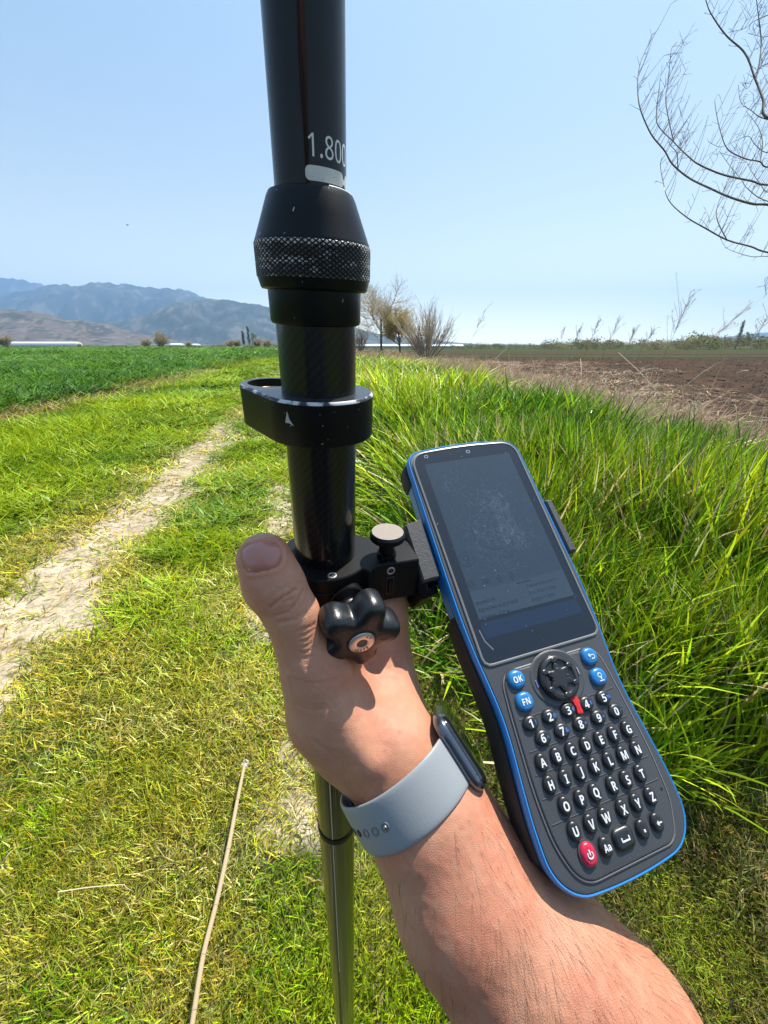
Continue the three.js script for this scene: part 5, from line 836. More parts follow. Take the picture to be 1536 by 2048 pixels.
// ---------------------------------------------------------------- the hand and forearm
{
  const S = (x, y, z) => V3((x - 768) / F * z, (y - 1024) / F * z, z);       // camera axes
  const PC = V3(-0.03128418, 0.01299089, 0.20387738), Ac = V3(0.95167843, -0.11267995, 0.28567708), Dc = V3(-0.03824043, 0.87952985, 0.47430467), Kc = V3(0.30470614, 0.46230993, -0.83272066);
  const Q = (a, s, k) => PC.clone().addScaledVector(Ac, a / 1000).addScaledVector(Dc, s / 1000).addScaledVector(Kc, k / 1000);
  const bones = [];
  const bone = (a, b, ra, rb, k = 0.008, grp = 0) => bones.push({ a, b, ra, rb, k, grp, d: b.clone().sub(a), l2: b.distanceToSquared(a) });
  // forearm
  const wr = S(781, 1500, 0.197), w2 = S(820, 1564, 0.195), w3 = S(860, 1632, 0.190), f1 = S(930, 1778, 0.181), f2 = S(1076, 1957, 0.170), f3 = S(1210, 2130, 0.161), f4 = S(1330, 2420, 0.150);
  bone(wr, w2, 0.0232, 0.0245); bone(w2, w3, 0.0245, 0.0265); // the forearm is oval: its near-left edge (radius) and its far-right edge (ulna)
  const exd = V3(0.84, -0.54, 0).normalize(), oval = (p, e, z) => p.clone().addScaledVector(exd, e).add(V3(0, 0, z));
  const near = [oval(w3, -0.001, -0.001), oval(f1, -0.004, -0.003), oval(f2, -0.005, -0.003), oval(f3, -0.006, -0.003), oval(f4, -0.006, 0)], far = [oval(w3, 0.001, 0.001), oval(f1, 0.004, 0.002), oval(f2, 0.005, 0.003), oval(f3, 0.006, 0.004), oval(f4, 0.006, 0.004)], rad = [0.0256, 0.0266, 0.0312, 0.0345, 0.035];
  for (let i = 0; i < 4; i++) { bone(near[i], near[i + 1], rad[i], rad[i + 1], 0.012); bone(far[i], far[i + 1], rad[i], rad[i + 1], 0.016); }
  // thumb
  const t0 = S(529, 1120, 0.170), t1 = S(549, 1170, 0.1725), t2 = S(584, 1229, 0.1765), t3 = S(606, 1288, 0.181), t4 = S(634, 1350, 0.186), t5 = S(660, 1425, 0.192), t6 = S(726, 1485, 0.198);
  bone(t0, t1, 0.0120, 0.0124, 0.006, 1); bone(t1, t2, 0.0124, 0.0112, 0.006, 1); bone(t2, t3, 0.0112, 0.0108, 0.006, 1); bone(t3, t4, 0.0112, 0.0148, 0.008, 1); bone(t4, t5, 0.0148, 0.0180, 0.010); bone(t5, t6, 0.0175, 0.0165, 0.010); bone(t6, w2, 0.0160, 0.0180, 0.012);
  bone(t5, wr, 0.0155, 0.0205, 0.012);
  bone(S(622, 1330, 0.1765), S(668, 1420, 0.1795), 0.0066, 0.0066, 0.006); bone(S(668, 1420, 0.1795), S(738, 1520, 0.1765), 0.0066, 0.006, 0.006);
  // back of the hand, palm and fingers round the pole
  const idx = Q(33, 51, 2), mid = Q(35, 70, 4), rin = Q(34, 89, -2), pin = Q(32, 106, -5);
  bone(idx, S(777, 1390, 0.219), 0.0128, 0.0142, 0.010); bone(S(777, 1390, 0.219), wr, 0.0142, 0.0205, 0.010); bone(mid, S(778, 1440, 0.226), 0.0128, 0.018, 0.012); bone(S(778, 1440, 0.226), w2, 0.0165, 0.0200, 0.012); bone(rin, S(788, 1475, 0.222), 0.012, 0.0155, 0.012); bone(pin, S(796, 1500, 0.222), 0.0115, 0.0155, 0.012);
  bone(S(645, 1365, 0.197), idx, 0.0105, 0.0125, 0.012); bone(S(655, 1410, 0.203), S(760, 1390, 0.217), 0.014, 0.0135, 0.014); bone(S(690, 1470, 0.205), S(765, 1450, 0.212), 0.018, 0.018, 0.014);
  for (const [m, s, r, L] of [[idx, 50, 0.0090, 1], [mid, 69, 0.0093, 1.03], [rin, 87, 0.0088, 1], [pin, 103, 0.0076, 0.92]]) {
    const p1 = Q(27 * L, s, -21 * L), p2 = Q(4, s + 1, -27), p3 = Q(-17, s + 2, -19), p4 = Q(-21, s + 2, -9);
    bone(m, p1, r * 1.2, r * 1.05, 0.005, 2); bone(p1, p2, r * 1.05, r * 0.95, 0.004, 2); bone(p2, p3, r * 0.95, r * 0.88, 0.004, 2); bone(p3, p4, r * 0.88, r * 0.8, 0.004, 2);
  }
  const tmp = V3();
  const cap = (b, x, y, z) => { const px = x - b.a.x, py = y - b.a.y, pz = z - b.a.z, t = clamp((px * b.d.x + py * b.d.y + pz * b.d.z) / b.l2), qx = px - b.d.x * t, qy = py - b.d.y * t, qz = pz - b.d.z * t; return Math.sqrt(qx * qx + qy * qy + qz * qz) - mix(b.ra, b.rb, t); };
  const sdf = (x, y, z) => {
    let d = 1, fg = 1;
    for (const b of bones) {
      const v = cap(b, x, y, z);
      if (b.grp === 2) { const h = clamp(0.5 + 0.5 * (fg - v) / 0.003); fg = mix(fg, v, h) - 0.003 * h * (1 - h); continue; }
      if (v > d + b.k) continue;
      const h = clamp(0.5 + 0.5 * (d - v) / b.k); d = mix(d, v, h) - b.k * h * (1 - h);
    }
    const h = clamp(0.5 + 0.5 * (d - fg) / 0.006); return mix(d, fg, h) - 0.006 * h * (1 - h);
  };
  const march = (x, y) => { const dir = S(x, y, 1).normalize(); let t = 0.11; for (let i = 0; i < 90; i++) { const d = sdf(dir.x * t, dir.y * t, dir.z * t); t += d * 0.8; if (d < 0.00005) break; if (t > 0.5) return null; } return dir.multiplyScalar(t); };
  const gradient = (p) => { const e = 0.0006; return V3(sdf(p.x + e, p.y, p.z) - sdf(p.x - e, p.y, p.z), sdf(p.x, p.y + e, p.z) - sdf(p.x, p.y - e, p.z), sdf(p.x, p.y, p.z + e) - sdf(p.x, p.y, p.z - e)).normalize(); };
  // creases drawn on the skin, in photograph pixels
  const creases = [];
  const crease = (line, depth, w) => { const pts = []; for (let i = 0; i + 1 < line.length; i++) for (let k = 0; k < 8; k++) { const q = march(mix(line[i][0], line[i + 1][0], k / 8), mix(line[i][1], line[i + 1][1], k / 8)); if (q) pts.push(q); } creases.push({ pts, depth, w }); };
  crease([[541, 1215], [566, 1196], [596, 1177]], 0.00055, 0.0007); crease([[550, 1231], [577, 1225], [596, 1203], [607, 1182]], 0.00045, 0.0007); crease([[563, 1206], [585, 1196]], 0.0003, 0.0006); crease([[546, 1189], [580, 1170]], 0.00025, 0.0007); crease([[556, 1246], [590, 1240], [612, 1224]], 0.0003, 0.0008);
  for (let i = 0; i < 8; i++) crease([[597 + i * 2.5, 1262 + i * 11], [612 + i * 2, 1257 + i * 11], [634, 1247 + i * 9]], 0.0003, 0.0007);
  for (let i = 0; i < 7; i++) crease([[580 + i * 2, 1356 + i * 9], [612 + i * 2, 1367 + i * 9], [650 + i * 3, 1366 + i * 8], [688 + i * 3, 1354 + i * 7]], 0.00026, 0.0009);
  for (let i = 0; i < 5; i++) crease([[625 + i * 9, 1480 + i * 11], [652 + i * 9, 1498 + i * 9], [684 + i * 8, 1506 + i * 6]], 0.0002, 0.0010);
  // nail frame on the thumb
  const nc = march(520, 1108), nn = gradient(nc), nUp = S(516, 1078, nc.z).sub(S(528, 1142, nc.z)).normalize(); nUp.addScaledVector(nn, -nUp.dot(nn)).normalize();
  const nX = nUp.clone().cross(nn).normalize().multiplyScalar(-1); if (nX.x < 0) nX.negate();
  const NW = 0.0085, NH = 0.0066, inNail = (p) => { const d = p.clone().sub(nc), a = d.dot(nX) / NW, b = (d.dot(nUp) + 0.0004) / NH; if (Math.abs(d.dot(nn)) > 0.006) return [9, 0]; const taper = 1 - 0.12 * clamp(-b); return [Math.pow(Math.pow(Math.abs(a / taper), 3.2) + Math.pow(Math.abs(b), 3.2), 1 / 3.2), b]; };
  // meshing on a sparse grid
  const cell = 0.00085, lo = V3(1, 1, 1), hi = V3(-1, -1, -1);
  for (const b of bones) for (const [p, r] of [[b.a, b.ra], [b.b, b.rb]]) { lo.min(p.clone().subScalar(r + 0.004)); hi.max(p.clone().addScalar(r + 0.004)); }
  const n = ['x', 'y', 'z'].map((k) => Math.ceil((hi[k] - lo[k]) / cell / 8) * 8), nx = n[0] + 1, ny = n[1] + 1, nz = n[2] + 1, field = new Float32Array(nx * ny * nz).fill(1), active = [];
  for (let k = 0; k < n[2]; k += 8) for (let j = 0; j < n[1]; j += 8) for (let i = 0; i < n[0]; i += 8) {
    if (Math.abs(sdf(lo.x + (i + 4) * cell, lo.y + (j + 4) * cell, lo.z + (k + 4) * cell)) > cell * 9.5) continue;
    active.push([i, j, k]);
    for (let c = 0; c <= 8; c++) for (let b = 0; b <= 8; b++) for (let a = 0; a <= 8; a++) { const o = ((k + c) * ny + j + b) * nx + i + a; if (field[o] === 1) field[o] = sdf(lo.x + (i + a) * cell, lo.y + (j + b) * cell, lo.z + (k + c) * cell); }
  }
  const pos = [], tri = [], key = new Map(), off = [[0, 0, 0], [1, 0, 0], [0, 1, 0], [1, 1, 0], [0, 0, 1], [1, 0, 1], [0, 1, 1], [1, 1, 1]], bitCorner = [0, 1, 3, 2, 4, 5, 7, 6];
  // corner order of the shared tables: 0..7 as in Bourke
  const CO = [[0, 0, 0], [1, 0, 0], [1, 1, 0], [0, 1, 0], [0, 0, 1], [1, 0, 1], [1, 1, 1], [0, 1, 1]], ED = [[0, 1], [1, 2], [2, 3], [3, 0], [4, 5], [5, 6], [6, 7], [7, 4], [0, 4], [1, 5], [2, 6], [3, 7]];
  for (const [bi, bj, bk] of active) for (let k = bk; k < bk + 8; k++) for (let j = bj; j < bj + 8; j++) for (let i = bi; i < bi + 8; i++) {
    let m = 0; const f = CO.map(([a, b, c]) => field[((k + c) * ny + j + b) * nx + i + a]);
    for (let q = 0; q < 8; q++) if (f[q] < 0) m |= 1 << q;
    const bits = edgeTable[m]; if (!bits) continue;
    const v = [];
    for (let e = 0; e < 12; e++) if (bits & (1 << e)) {
      const [p, q] = ED[e], A = CO[p], B = CO[q], ka = ((k + A[2]) * ny + j + A[1]) * nx + i + A[0], kb = ((k + B[2]) * ny + j + B[1]) * nx + i + B[0], id = Math.min(ka, kb) * 3 + (A[0] !== B[0] ? 0 : A[1] !== B[1] ? 1 : 2);
      if (!key.has(id)) { const t = f[p] / (f[p] - f[q]); key.set(id, pos.length / 3); pos.push(lo.x + (i + mix(A[0], B[0], t)) * cell, lo.y + (j + mix(A[1], B[1], t)) * cell, lo.z + (k + mix(A[2], B[2], t)) * cell); }
      v[e] = key.get(id);
    }
    for (let t = m * 16; triTable[t] !== -1; t += 3) tri.push(v[triTable[t]], v[triTable[t + 1]], v[triTable[t + 2]]);
  }
  // arm axes for texture coordinates, and skin relief and colour
  const axis = f2.clone().sub(wr).normalize(), e1 = V3(0.84, -0.54, 0).addScaledVector(axis, -V3(0.84, -0.54, 0).dot(axis)).normalize(), e2 = axis.clone().cross(e1);
  const V = pos.length / 3, uv = new Float32Array(V * 2), col = new Float32Array(V * 3), out = new Float32Array(V * 3), p = V3();
  for (let i = 0; i < V; i++) {
    p.set(pos[3 * i], pos[3 * i + 1], pos[3 * i + 2]);
    const nrm = gradient(p), d = p.clone().sub(wr), L = d.dot(axis), ang = Math.atan2(d.dot(e2), d.dot(e1));
    uv[2 * i] = ang * 0.031; uv[2 * i + 1] = L;
    let h = 0.00030 * (noise3(p.x * 160, p.y * 160, p.z * 160 + 50) - 0.5) + 0.0002 * (noise3(p.x * 420, p.y * 420, p.z * 420 + 90) - 0.5);
    for (const c of creases) { let best = 1; for (const q of c.pts) { const dd = q.distanceToSquared(p); if (dd < best) best = dd; } if (best < 16 * c.w * c.w) h += -1.9 * c.depth * Math.exp(-best / (c.w * c.w)) + c.depth * 0.35 * Math.exp(-best / (7 * c.w * c.w)); }
    if (p.distanceToSquared(nc) < 0.0004) { const [rho, b] = inNail(p); h += -0.0010 * smooth(1.06, 0.97, rho) + 0.0004 * Math.exp(-(((rho - 1.17) / 0.10) ** 2)) * (b < 0.5 ? 1 : 0.6); }
    // tendons and bone of the wrist, and the muscle swell of the forearm
    const q = p.addScaledVector(nrm, h);
    out[3 * i] = q.x; out[3 * i + 1] = -q.y; out[3 * i + 2] = -q.z;
    const m1 = noise3(q.x * 55, q.y * 55, q.z * 55 + 20), m2 = noise3(q.x * 240, q.y * 240, q.z * 240 + 70), m3 = noise3(q.x * 700, q.y * 700, q.z * 700 + 10);
    let c = mixc([0.52, 0.240, 0.145], [0.51, 0.205, 0.122], smooth(0.35, 0.7, m1)); c = mixc(c, [0.53, 0.265, 0.165], 0.5 * smooth(0.5, 0.8, m2)); c = c.map((x) => x * mix(0.93, 1.05, m3));
    if (hash(Math.floor(q.x * 900), Math.floor(q.y * 900), Math.floor(q.z * 900)) > 0.996) c = mixc(c, [0.34, 0.16, 0.10], 0.45);
    col.set(c, 3 * i);
  }
  for (let k = 0; k < tri.length; k += 3) [tri[k + 1], tri[k + 2]] = [tri[k + 1], tri[k + 2]];
  // the seam of the wrapped coordinates lies on the far side: split its triangles
  const g0 = new THREE.BufferGeometry();
  g0.setAttribute('position', new THREE.BufferAttribute(out, 3)); g0.setAttribute('color', new THREE.BufferAttribute(col, 3)); g0.setAttribute('uv', new THREE.BufferAttribute(uv, 2)); g0.setIndex(tri);
  g0.computeVertexNormals();
  { // outward check
    const a = g0.attributes.normal, gpos = g0.attributes.position; let s = 0; for (let i = 0; i < V; i += 97) { const nr = gradient(V3(gpos.getX(i), -gpos.getY(i), -gpos.getZ(i))); s += a.getX(i) * nr.x - a.getY(i) * nr.y - a.getZ(i) * nr.z; } if (s < 0) { for (let k = 0; k < tri.length; k += 3) [tri[k + 1], tri[k + 2]] = [tri[k + 2], tri[k + 1]]; g0.setIndex(tri); g0.computeVertexNormals(); }
  }
  const skinBump = dataTex(640, (u, v) => { // small skin cells between fine furrows, with pores
    const cells = (n, k) => { const x = u * n, y = v * n, i = Math.floor(x), j = Math.floor(y); let d1 = 9, d2 = 9; for (let b = -1; b <= 1; b++) for (let a = -1; a <= 1; a++) { const ci = ((i + a) % n + n) % n, cj = ((j + b) % n + n) % n, dx = i + a + hash(ci, cj, k) - x, dy = (j + b + hash(ci, cj, k + 1) - y) * 0.7, d = Math.hypot(dx, dy); if (d < d1) { d2 = d1; d1 = d; } else if (d < d2) d2 = d; } return clamp((d2 - d1) * 2.2); };
    return clamp(0.15 + 0.38 * cells(44, 3) + 0.22 * cells(84, 5) + 0.25 * fbm(u * 12, v * 12, 3, 7, 12));
  });
  const skin = phys(0xffffff, 0.48, { vertexColors: true, bumpMap: rep(skinBump, 1 / 0.034), bumpScale: 0.00015, sheen: 0.25, sheenColor: rgb(0.9, 0.55, 0.42), sheenRoughness: 0.5, specularIntensity: 0.75 });
  const E3 = V3(f4.x, -f4.y, -f4.z), settle = [];
  const t = group('person', CW(f4.x, f4.y, f4.z), 'bare right hand and forearm from the lower right gripping the pole with thumb up', 'person');
  t.rotation.x = -PITCH;
  part('arm', g0, skin, t); settle.push(g0);
  { // thumbnail
    const N = 28, M = 26, np = [], ni = [];
    for (let j = 0; j <= M; j++) for (let i = 0; i <= N; i++) {
      const a = i / N * 2 - 1, b = j / M * 2 - 1, k = Math.pow(Math.pow(Math.abs(a), 3.2) + Math.pow(Math.abs(b), 3.2), 1 / 3.2) || 1, sc = Math.max(Math.abs(a), Math.abs(b)) / k, aa = a * sc, bb = b * sc, taper = 1 - 0.12 * clamp(-bb);
      const q = nc.clone().addScaledVector(nX, aa * NW * taper * 0.95).addScaledVector(nUp, bb * NH * 0.95 - 0.0004).addScaledVector(nn, 0.004);
      for (let s = 0; s < 12; s++) q.addScaledVector(nn, -sdf(q.x, q.y, q.z) * 0.9);
      const e = Math.max(Math.abs(a), Math.abs(b)), rise = 0.00030 - 0.0009 * Math.pow(e, 8);
      q.addScaledVector(nn, rise); np.push(q.x, -q.y, -q.z);
    }
    for (let j = 0; j < M; j++) for (let i = 0; i < N; i++) { const a = j * (N + 1) + i; ni.push(a, a + 1, a + N + 1, a + 1, a + N + 2, a + N + 1); }
    const g = new THREE.BufferGeometry(); g.setAttribute('position', new THREE.Float32BufferAttribute(np, 3)); g.setIndex(ni); g.computeVertexNormals();
    settle.push(g);
    part('thumbnail', g, phys(rgb(0.45, 0.175, 0.13), 0.3, { clearcoat: 0.35, clearcoatRoughness: 0.25, side: THREE.DoubleSide }), t);
  }
  { // hair of the forearm
    const r = rng(55), gp = g0.attributes.position, gn = g0.attributes.normal, hp = [], hi2 = [], ax = V3(axis.x, -axis.y, -axis.z), total = 2600;
    let made = 0;
    for (let tries = 0; made < total && tries < 200000; tries++) {
      const i = Math.floor(r() * V), q = V3(gp.getX(i), gp.getY(i), gp.getZ(i)), nr = V3(gn.getX(i), gn.getY(i), gn.getZ(i)), L = q.clone().sub(V3(wr.x, -wr.y, -wr.z)).dot(ax);
      if (L < -0.012 || (L > 0.0 && L < 0.034) || L > 0.24 || nr.z < -0.6) continue;
      if (L < 0 && r() > 0.12) continue;
      if (r() > smooth(0.02, 0.09, L) * 0.85 + 0.15) continue;
      const dir = ax.clone().multiplyScalar(0.75).add(V3(-0.1 + 0.55 * (r() - 0.5), -0.5, 0.55 * (r() - 0.5))).normalize(); dir.addScaledVector(nr, -dir.dot(nr)).normalize();
      const side = dir.clone().cross(nr), len = mix(0.006, 0.018, r()), bend = (r() - 0.5) * 0.9, rad = mix(0.000035, 0.00007, r()), base = hp.length / 3, st = 5; let c = q.clone().addScaledVector(nr, -0.0002), th = 0.5;
      for (let s = 0; s <= st; s++) { const w = rad * (1 - 0.85 * s / st); for (let m = 0; m < 3; m++) { const a = m * 2.094; hp.push(c.x + w * (side.x * Math.cos(a) + nr.x * Math.sin(a)), c.y + w * (side.y * Math.cos(a) + nr.y * Math.sin(a)), c.z + w * (side.z * Math.cos(a) + nr.z * Math.sin(a))); } const d = dir.clone().multiplyScalar(Math.cos(th)).addScaledVector(nr, Math.sin(th)).addScaledVector(side, bend * s / st); c = c.clone().addScaledVector(d.normalize(), len / st); th -= 0.085; }
      for (let s = 0; s < st; s++) for (let m = 0; m < 3; m++) { const a = base + s * 3 + m, b = base + s * 3 + (m + 1) % 3; hi2.push(a, b, a + 3, b, b + 3, a + 3); }
      made++;
    }
    const g = new THREE.BufferGeometry(); g.setAttribute('position', new THREE.Float32BufferAttribute(hp, 3)); g.setIndex(hi2); g.computeVertexNormals();
    settle.push(g);
    const m = part('arm_hair', g, std(rgb(0.10, 0.055, 0.032), 0.5), t); m.userData.kind = 'stuff';
  }
  for (const g of settle) g.translate(-E3.x, -E3.y, -E3.z);
  { // the rest of the person, who stands behind the camera and is mirrored in the black tubes
    const body = [], B = (a, b, ra, rb, k = 0.05) => body.push({ a, b, ra, rb, k, d: b.clone().sub(a), l2: b.distanceToSquared(a) });
    const elbow = CW(f4.x, f4.y, f4.z);
    const mesh = (list, step) => {
      const f = (x, y, z) => { let d = 1; for (const b of list) { const v = cap(b, x, y, z), h = clamp(0.5 + 0.5 * (d - v) / b.k); d = mix(d, v, h) - b.k * h * (1 - h); } return d; };
      const a = V3(9, 9, 9), z = V3(-9, -9, -9); for (const b of list) for (const [q, r] of [[b.a, b.ra], [b.b, b.rb]]) { a.min(q.clone().subScalar(r + 0.06)); z.max(q.clone().addScalar(r + 0.06)); }
      const m = [0, 1, 2].map((i) => Math.ceil((z.getComponent(i) - a.getComponent(i)) / step)), val = new Float32Array((m[0] + 1) * (m[1] + 1) * (m[2] + 1)), at3 = (i, j, k) => (k * (m[1] + 1) + j) * (m[0] + 1) + i, P = [], T = [], K = new Map();
      for (let k = 0; k <= m[2]; k++) for (let j = 0; j <= m[1]; j++) for (let i = 0; i <= m[0]; i++) val[at3(i, j, k)] = f(a.x + i * step, a.y + j * step, a.z + k * step);
      for (let k = 0; k < m[2]; k++) for (let j = 0; j < m[1]; j++) for (let i = 0; i < m[0]; i++) {
        let bits = 0; const w = CO.map(([x, y, q]) => val[at3(i + x, j + y, k + q)]); w.forEach((x, q) => { if (x < 0) bits |= 1 << q; }); if (!edgeTable[bits]) continue;
        const v = []; for (let e = 0; e < 12; e++) if (edgeTable[bits] & (1 << e)) { const [p2, q2] = ED[e], A = CO[p2], C2 = CO[q2], ka = at3(i + A[0], j + A[1], k + A[2]), kb = at3(i + C2[0], j + C2[1], k + C2[2]), id = Math.min(ka, kb) * 3 + (A[0] !== C2[0] ? 0 : A[1] !== C2[1] ? 1 : 2); if (!K.has(id)) { const u = w[p2] / (w[p2] - w[q2]); K.set(id, P.length / 3); P.push(a.x + (i + mix(A[0], C2[0], u)) * step, a.y + (j + mix(A[1], C2[1], u)) * step, a.z + (k + mix(A[2], C2[2], u)) * step); } v[e] = K.get(id); }
        for (let q = bits * 16; triTable[q] !== -1; q += 3) T.push(v[triTable[q]], v[triTable[q + 2]], v[triTable[q + 1]]);
      }
      const g = new THREE.BufferGeometry(); g.setAttribute('position', new THREE.Float32BufferAttribute(P, 3)); g.setIndex(T); g.computeVertexNormals(); return g;
    };
    const put = (name, list, step, mat) => { const g = mesh(list, step); g.translate(-elbow.x, -elbow.y, -elbow.z); const m = part(name, g, mat, t); m.rotation.x = PITCH; };
    const take = () => body.splice(0, body.length);
    B(V3(-0.16, 1.36, 0.33), V3(0.14, 1.36, 0.33), 0.085, 0.085); B(V3(-0.07, 1.28, 0.33), V3(0.05, 1.28, 0.33), 0.125, 0.125); B(V3(-0.05, 1.2, 0.33), V3(-0.05, 0.98, 0.34), 0.14, 0.13); B(V3(0.03, 1.2, 0.33), V3(0.03, 0.98, 0.34), 0.14, 0.13); B(V3(-0.01, 1.4, 0.33), V3(-0.01, 1.46, 0.33), 0.06, 0.06);
    B(V3(0.17, 1.35, 0.32), V3(elbow.x + 0.03, elbow.y - 0.01, elbow.z + 0.02), 0.062, 0.05); B(V3(-0.19, 1.35, 0.32), V3(-0.25, 1.06, 0.34), 0.06, 0.05); B(V3(-0.25, 1.06, 0.34), V3(-0.24, 0.84, 0.28), 0.048, 0.04);
    put('jacket', take(), 0.012, std(rgb(0.03, 0.035, 0.05), 0.9));
    for (const s of [-1, 1]) { B(V3(-0.01 + s * 0.09, 0.92, 0.34), V3(-0.01 + s * 0.1, 0.5, 0.33), 0.10, 0.065); B(V3(-0.01 + s * 0.1, 0.5, 0.33), V3(-0.01 + s * 0.1, 0.1, 0.35), 0.065, 0.05); }
    put('trousers', take(), 0.014, std(rgb(0.04, 0.045, 0.06), 0.9));
    for (const s of [-1, 1]) B(V3(-0.01 + s * 0.1, 0.05, 0.37), V3(-0.01 + s * 0.12, 0.045, 0.19), 0.05, 0.042, 0.02);
    put('shoes', take(), 0.01, std(rgb(0.05, 0.04, 0.03), 0.7));
    B(V3(-0.01, 1.66, 0.34), V3(-0.01, 1.60, 0.32), 0.088, 0.066, 0.02); B(V3(-0.01, 1.6, 0.32), V3(-0.01, 1.45, 0.34), 0.05, 0.055, 0.03); B(V3(-0.01, 1.615, 0.245), V3(-0.01, 1.64, 0.255), 0.014, 0.008, 0.012); B(V3(-0.095, 1.64, 0.34), V3(-0.095, 1.61, 0.34), 0.012, 0.01, 0.01); B(V3(0.075, 1.64, 0.34), V3(0.075, 1.61, 0.34), 0.012, 0.01, 0.01);
    put('head', take(), 0.008, std(rgb(0.44, 0.20, 0.115), 0.6));
    B(V3(-0.01, 1.68, 0.365), V3(-0.01, 1.64, 0.375), 0.092, 0.075, 0.02);
    put('hair', take(), 0.008, std(rgb(0.03, 0.02, 0.014), 0.6));
  }
  // ------------------------------------------------------------ the wristwatch
  {
    const c0 = w2.clone().addScaledVector(w3.clone().sub(wr).normalize(), -0.003), dr = w3.clone().sub(wr).normalize();
    const ex = V3(0.84, -0.545, -0.04); ex.addScaledVector(dr, -ex.dot(dr)).normalize(); const ez = dr.clone().cross(ex).normalize(); if (ez.z > 0) ez.negate();   // ex to the watch case, ez to the viewer
    const toW = (v) => CD(v.x, v.y, v.z).normalize(), w = group('wristwatch', CW(c0.x, c0.y, c0.z), 'smartwatch with a pale grey-blue silicone strap worn on the wrist', 'watch'), bx = toW(ex), by = toW(dr).negate(), bz = bx.clone().cross(by).normalize();
    frame(w, bx, by, bz);   // x to the case, y towards the hand, z roughly to the viewer
    const flip = bz.dot(toW(ez)) < 0 ? -1 : 1;
    // distance of the skin from the wrist axis in a direction
    const skinR = (a, y) => { const o = c0.clone().addScaledVector(dr, -y), d = ex.clone().multiplyScalar(Math.cos(a)).addScaledVector(ez, Math.sin(a)); let t2 = 0.045; for (let i = 0; i < 60; i++) { const q = o.clone().addScaledVector(d, t2), s = sdf(q.x, q.y, q.z); t2 -= s * 0.9; if (Math.abs(s) < 0.0001) break; } return t2; };
    const strapMat = phys(rgb(0.265, 0.283, 0.295), 0.46, { sheen: 0.2, sheenRoughness: 0.6, bumpMap: rep(grainTex, 60), bumpScale: 0.00006 });
    const strap = (a0, a1, lift0, lift1, wide0, wide1, tip) => {
      const N = 90, sec = 12, ps = [], is = [], hw = (t3) => mix(wide0, wide1, t3) / 2 * (tip ? Math.sqrt(clamp(1 - ((t3 - 0.9) / 0.1) ** 2 * (t3 > 0.9 ? 1 : 0))) || 0.02 : 1);
      const prof = []; const th = 0.0021; for (let s = 0; s < 24; s++) { const a = s / 24 * 2 * Math.PI, cc = Math.cos(a), ss = Math.sin(a); prof.push([Math.sign(cc) * Math.pow(Math.abs(cc), 0.35), Math.sign(ss) * Math.pow(Math.abs(ss), 0.6) * th / 2]); }
      for (let i = 0; i <= N; i++) { const t3 = i / N, a = mix(a0, a1, t3), R0 = Math.max(skinR(a, -0.008), skinR(a, 0), skinR(a, 0.008)) + 0.0014 + mix(lift0, lift1, t3 * t3), half2 = hw(t3); for (const [u, v] of prof) { const rr = R0 + v; ps.push(Math.cos(a) * rr, u * half2, flip * Math.sin(a) * rr); } }
      for (let i = 0; i < N; i++) for (let s = 0; s < 24; s++) { const a = i * 24 + s, b = i * 24 + (s + 1) % 24; is.push(a, b, a + 24, b, b + 24, a + 24); }
      for (const [e, f] of [[0, 1], [N, 0]]) for (let s = 1; s < 23; s++) f ? is.push(e * 24, e * 24 + s + 1, e * 24 + s) : is.push(e * 24, e * 24 + s, e * 24 + s + 1);
      const g = new THREE.BufferGeometry(); g.setAttribute('position', new THREE.Float32BufferAttribute(ps, 3)); g.setAttribute('uv', new THREE.Float32BufferAttribute(ps.flatMap((x, k) => k % 3 === 0 ? [x, ps[k + 1]] : []), 2)); g.setIndex(is); g.computeVertexNormals(); return creased(g, 0.9);
    };
    part('strap', strap(0.40, 3.75, 0, 0.0016, 0.0232, 0.0215, true), strapMat, w);
    part('strap', strap(-0.40, -3.3, 0, -0.0003, 0.0232, 0.0215, false), strapMat, w);
    const RA = (a) => Math.max(skinR(a, -0.008), skinR(a, 0), skinR(a, 0.008)) + 0.0014 + 0.00108;
    const onStrap = (m, a, extra) => { const rr = RA(a) + extra + 0.0016 * ((a - 0.48) / 3.27) ** 2; m.position.set(Math.cos(a) * rr, 0, flip * Math.sin(a) * rr); m.lookAt(m.position.clone().add(V3(Math.cos(a), 0, flip * Math.sin(a))).applyMatrix4(w.matrixWorld)); };
    w.updateMatrixWorld(true);
    const holeRim = std(rgb(0.14, 0.155, 0.17), 0.5);
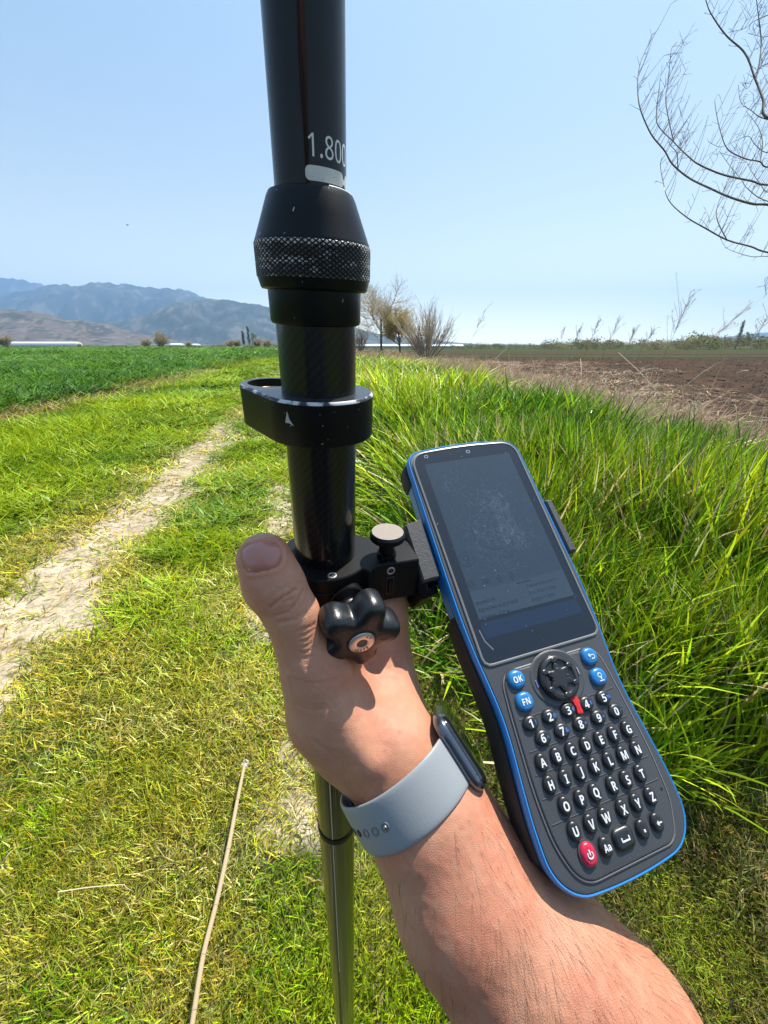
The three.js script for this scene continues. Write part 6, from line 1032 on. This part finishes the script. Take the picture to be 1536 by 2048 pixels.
    [1.80, 1.98, 2.16, 2.34, 2.52, 2.70].forEach((a, i) => { const m = part('strap_hole', i < 3 ? new THREE.TorusGeometry(0.0015, 0.00032, 8, 28) : new THREE.CylinderGeometry(0.0015, 0.0015, 0.0004, 24).rotateX(Math.PI / 2), i < 3 ? holeRim : darkHole, w); m.scale.set(1, 1.25, 1); onStrap(m, a, 0); });
    { const m = part('strap_pin', lathe([[0.0001, 0.0007], [0.0008, 0.0006], [0.0011, 0]], 20).rotateX(Math.PI / 2), steel, w); onStrap(m, 1.80, 0); }
    // case: rounded, glass on the outside
    const rc = Math.max(skinR(0, -0.008), skinR(0, 0), skinR(0, 0.008), skinR(0.3, 0), skinR(-0.3, 0) * 0.98) - 0.0028;
    const oc = roundPoly([[-0.0175, -0.0190], [0.0175, -0.0190], [0.0175, 0.0190], [-0.0175, 0.0190]], 0.0100, 160), cs = part('watch_case', loft(oc, [[0.0048, 0], [0.0022, 0.0005], [0.0008, 0.0014], [0.0001, 0.0030], [0, 0.0042], [0.0004, 0.0056], [0.0012, 0.0066]], true, true, 1.0), phys(rgb(0.13, 0.15, 0.18), 0.22, { metalness: 0.8, clearcoat: 0.5 }), w);
    cs.position.set(rc, 0, 0); cs.rotation.y = Math.PI / 2;
    part('watch_glass', loft(oc, [[0.0011, 0.0065], [0.0016, 0.0074], [0.0030, 0.0082], [0.0060, 0.0085]], false, true, 1.2), phys(rgb(0.01, 0.011, 0.013), 0.06, { clearcoat: 1, clearcoatRoughness: 0.03 }), cs);
    part('sensor_back', lathe([[0.0001, -0.0014], [0.009, -0.0010], [0.012, 0.0002], [0.0124, 0.0008]], 40).rotateX(Math.PI / 2), std(rgb(0.015, 0.015, 0.016), 0.2), cs);
    part('crown_button', lathe([[0.0001, 0.0024], [0.0026, 0.0024], [0.0030, 0.0019], [0.0030, 0], [0.0001, 0]], 32).rotateZ(-Math.PI / 2).translate(0.0174, 0.008, 0.0040), std(rgb(0.3, 0.32, 0.35), 0.3, { metalness: 0.8 }), cs);
  }
}

renderer.render(scene, camera);
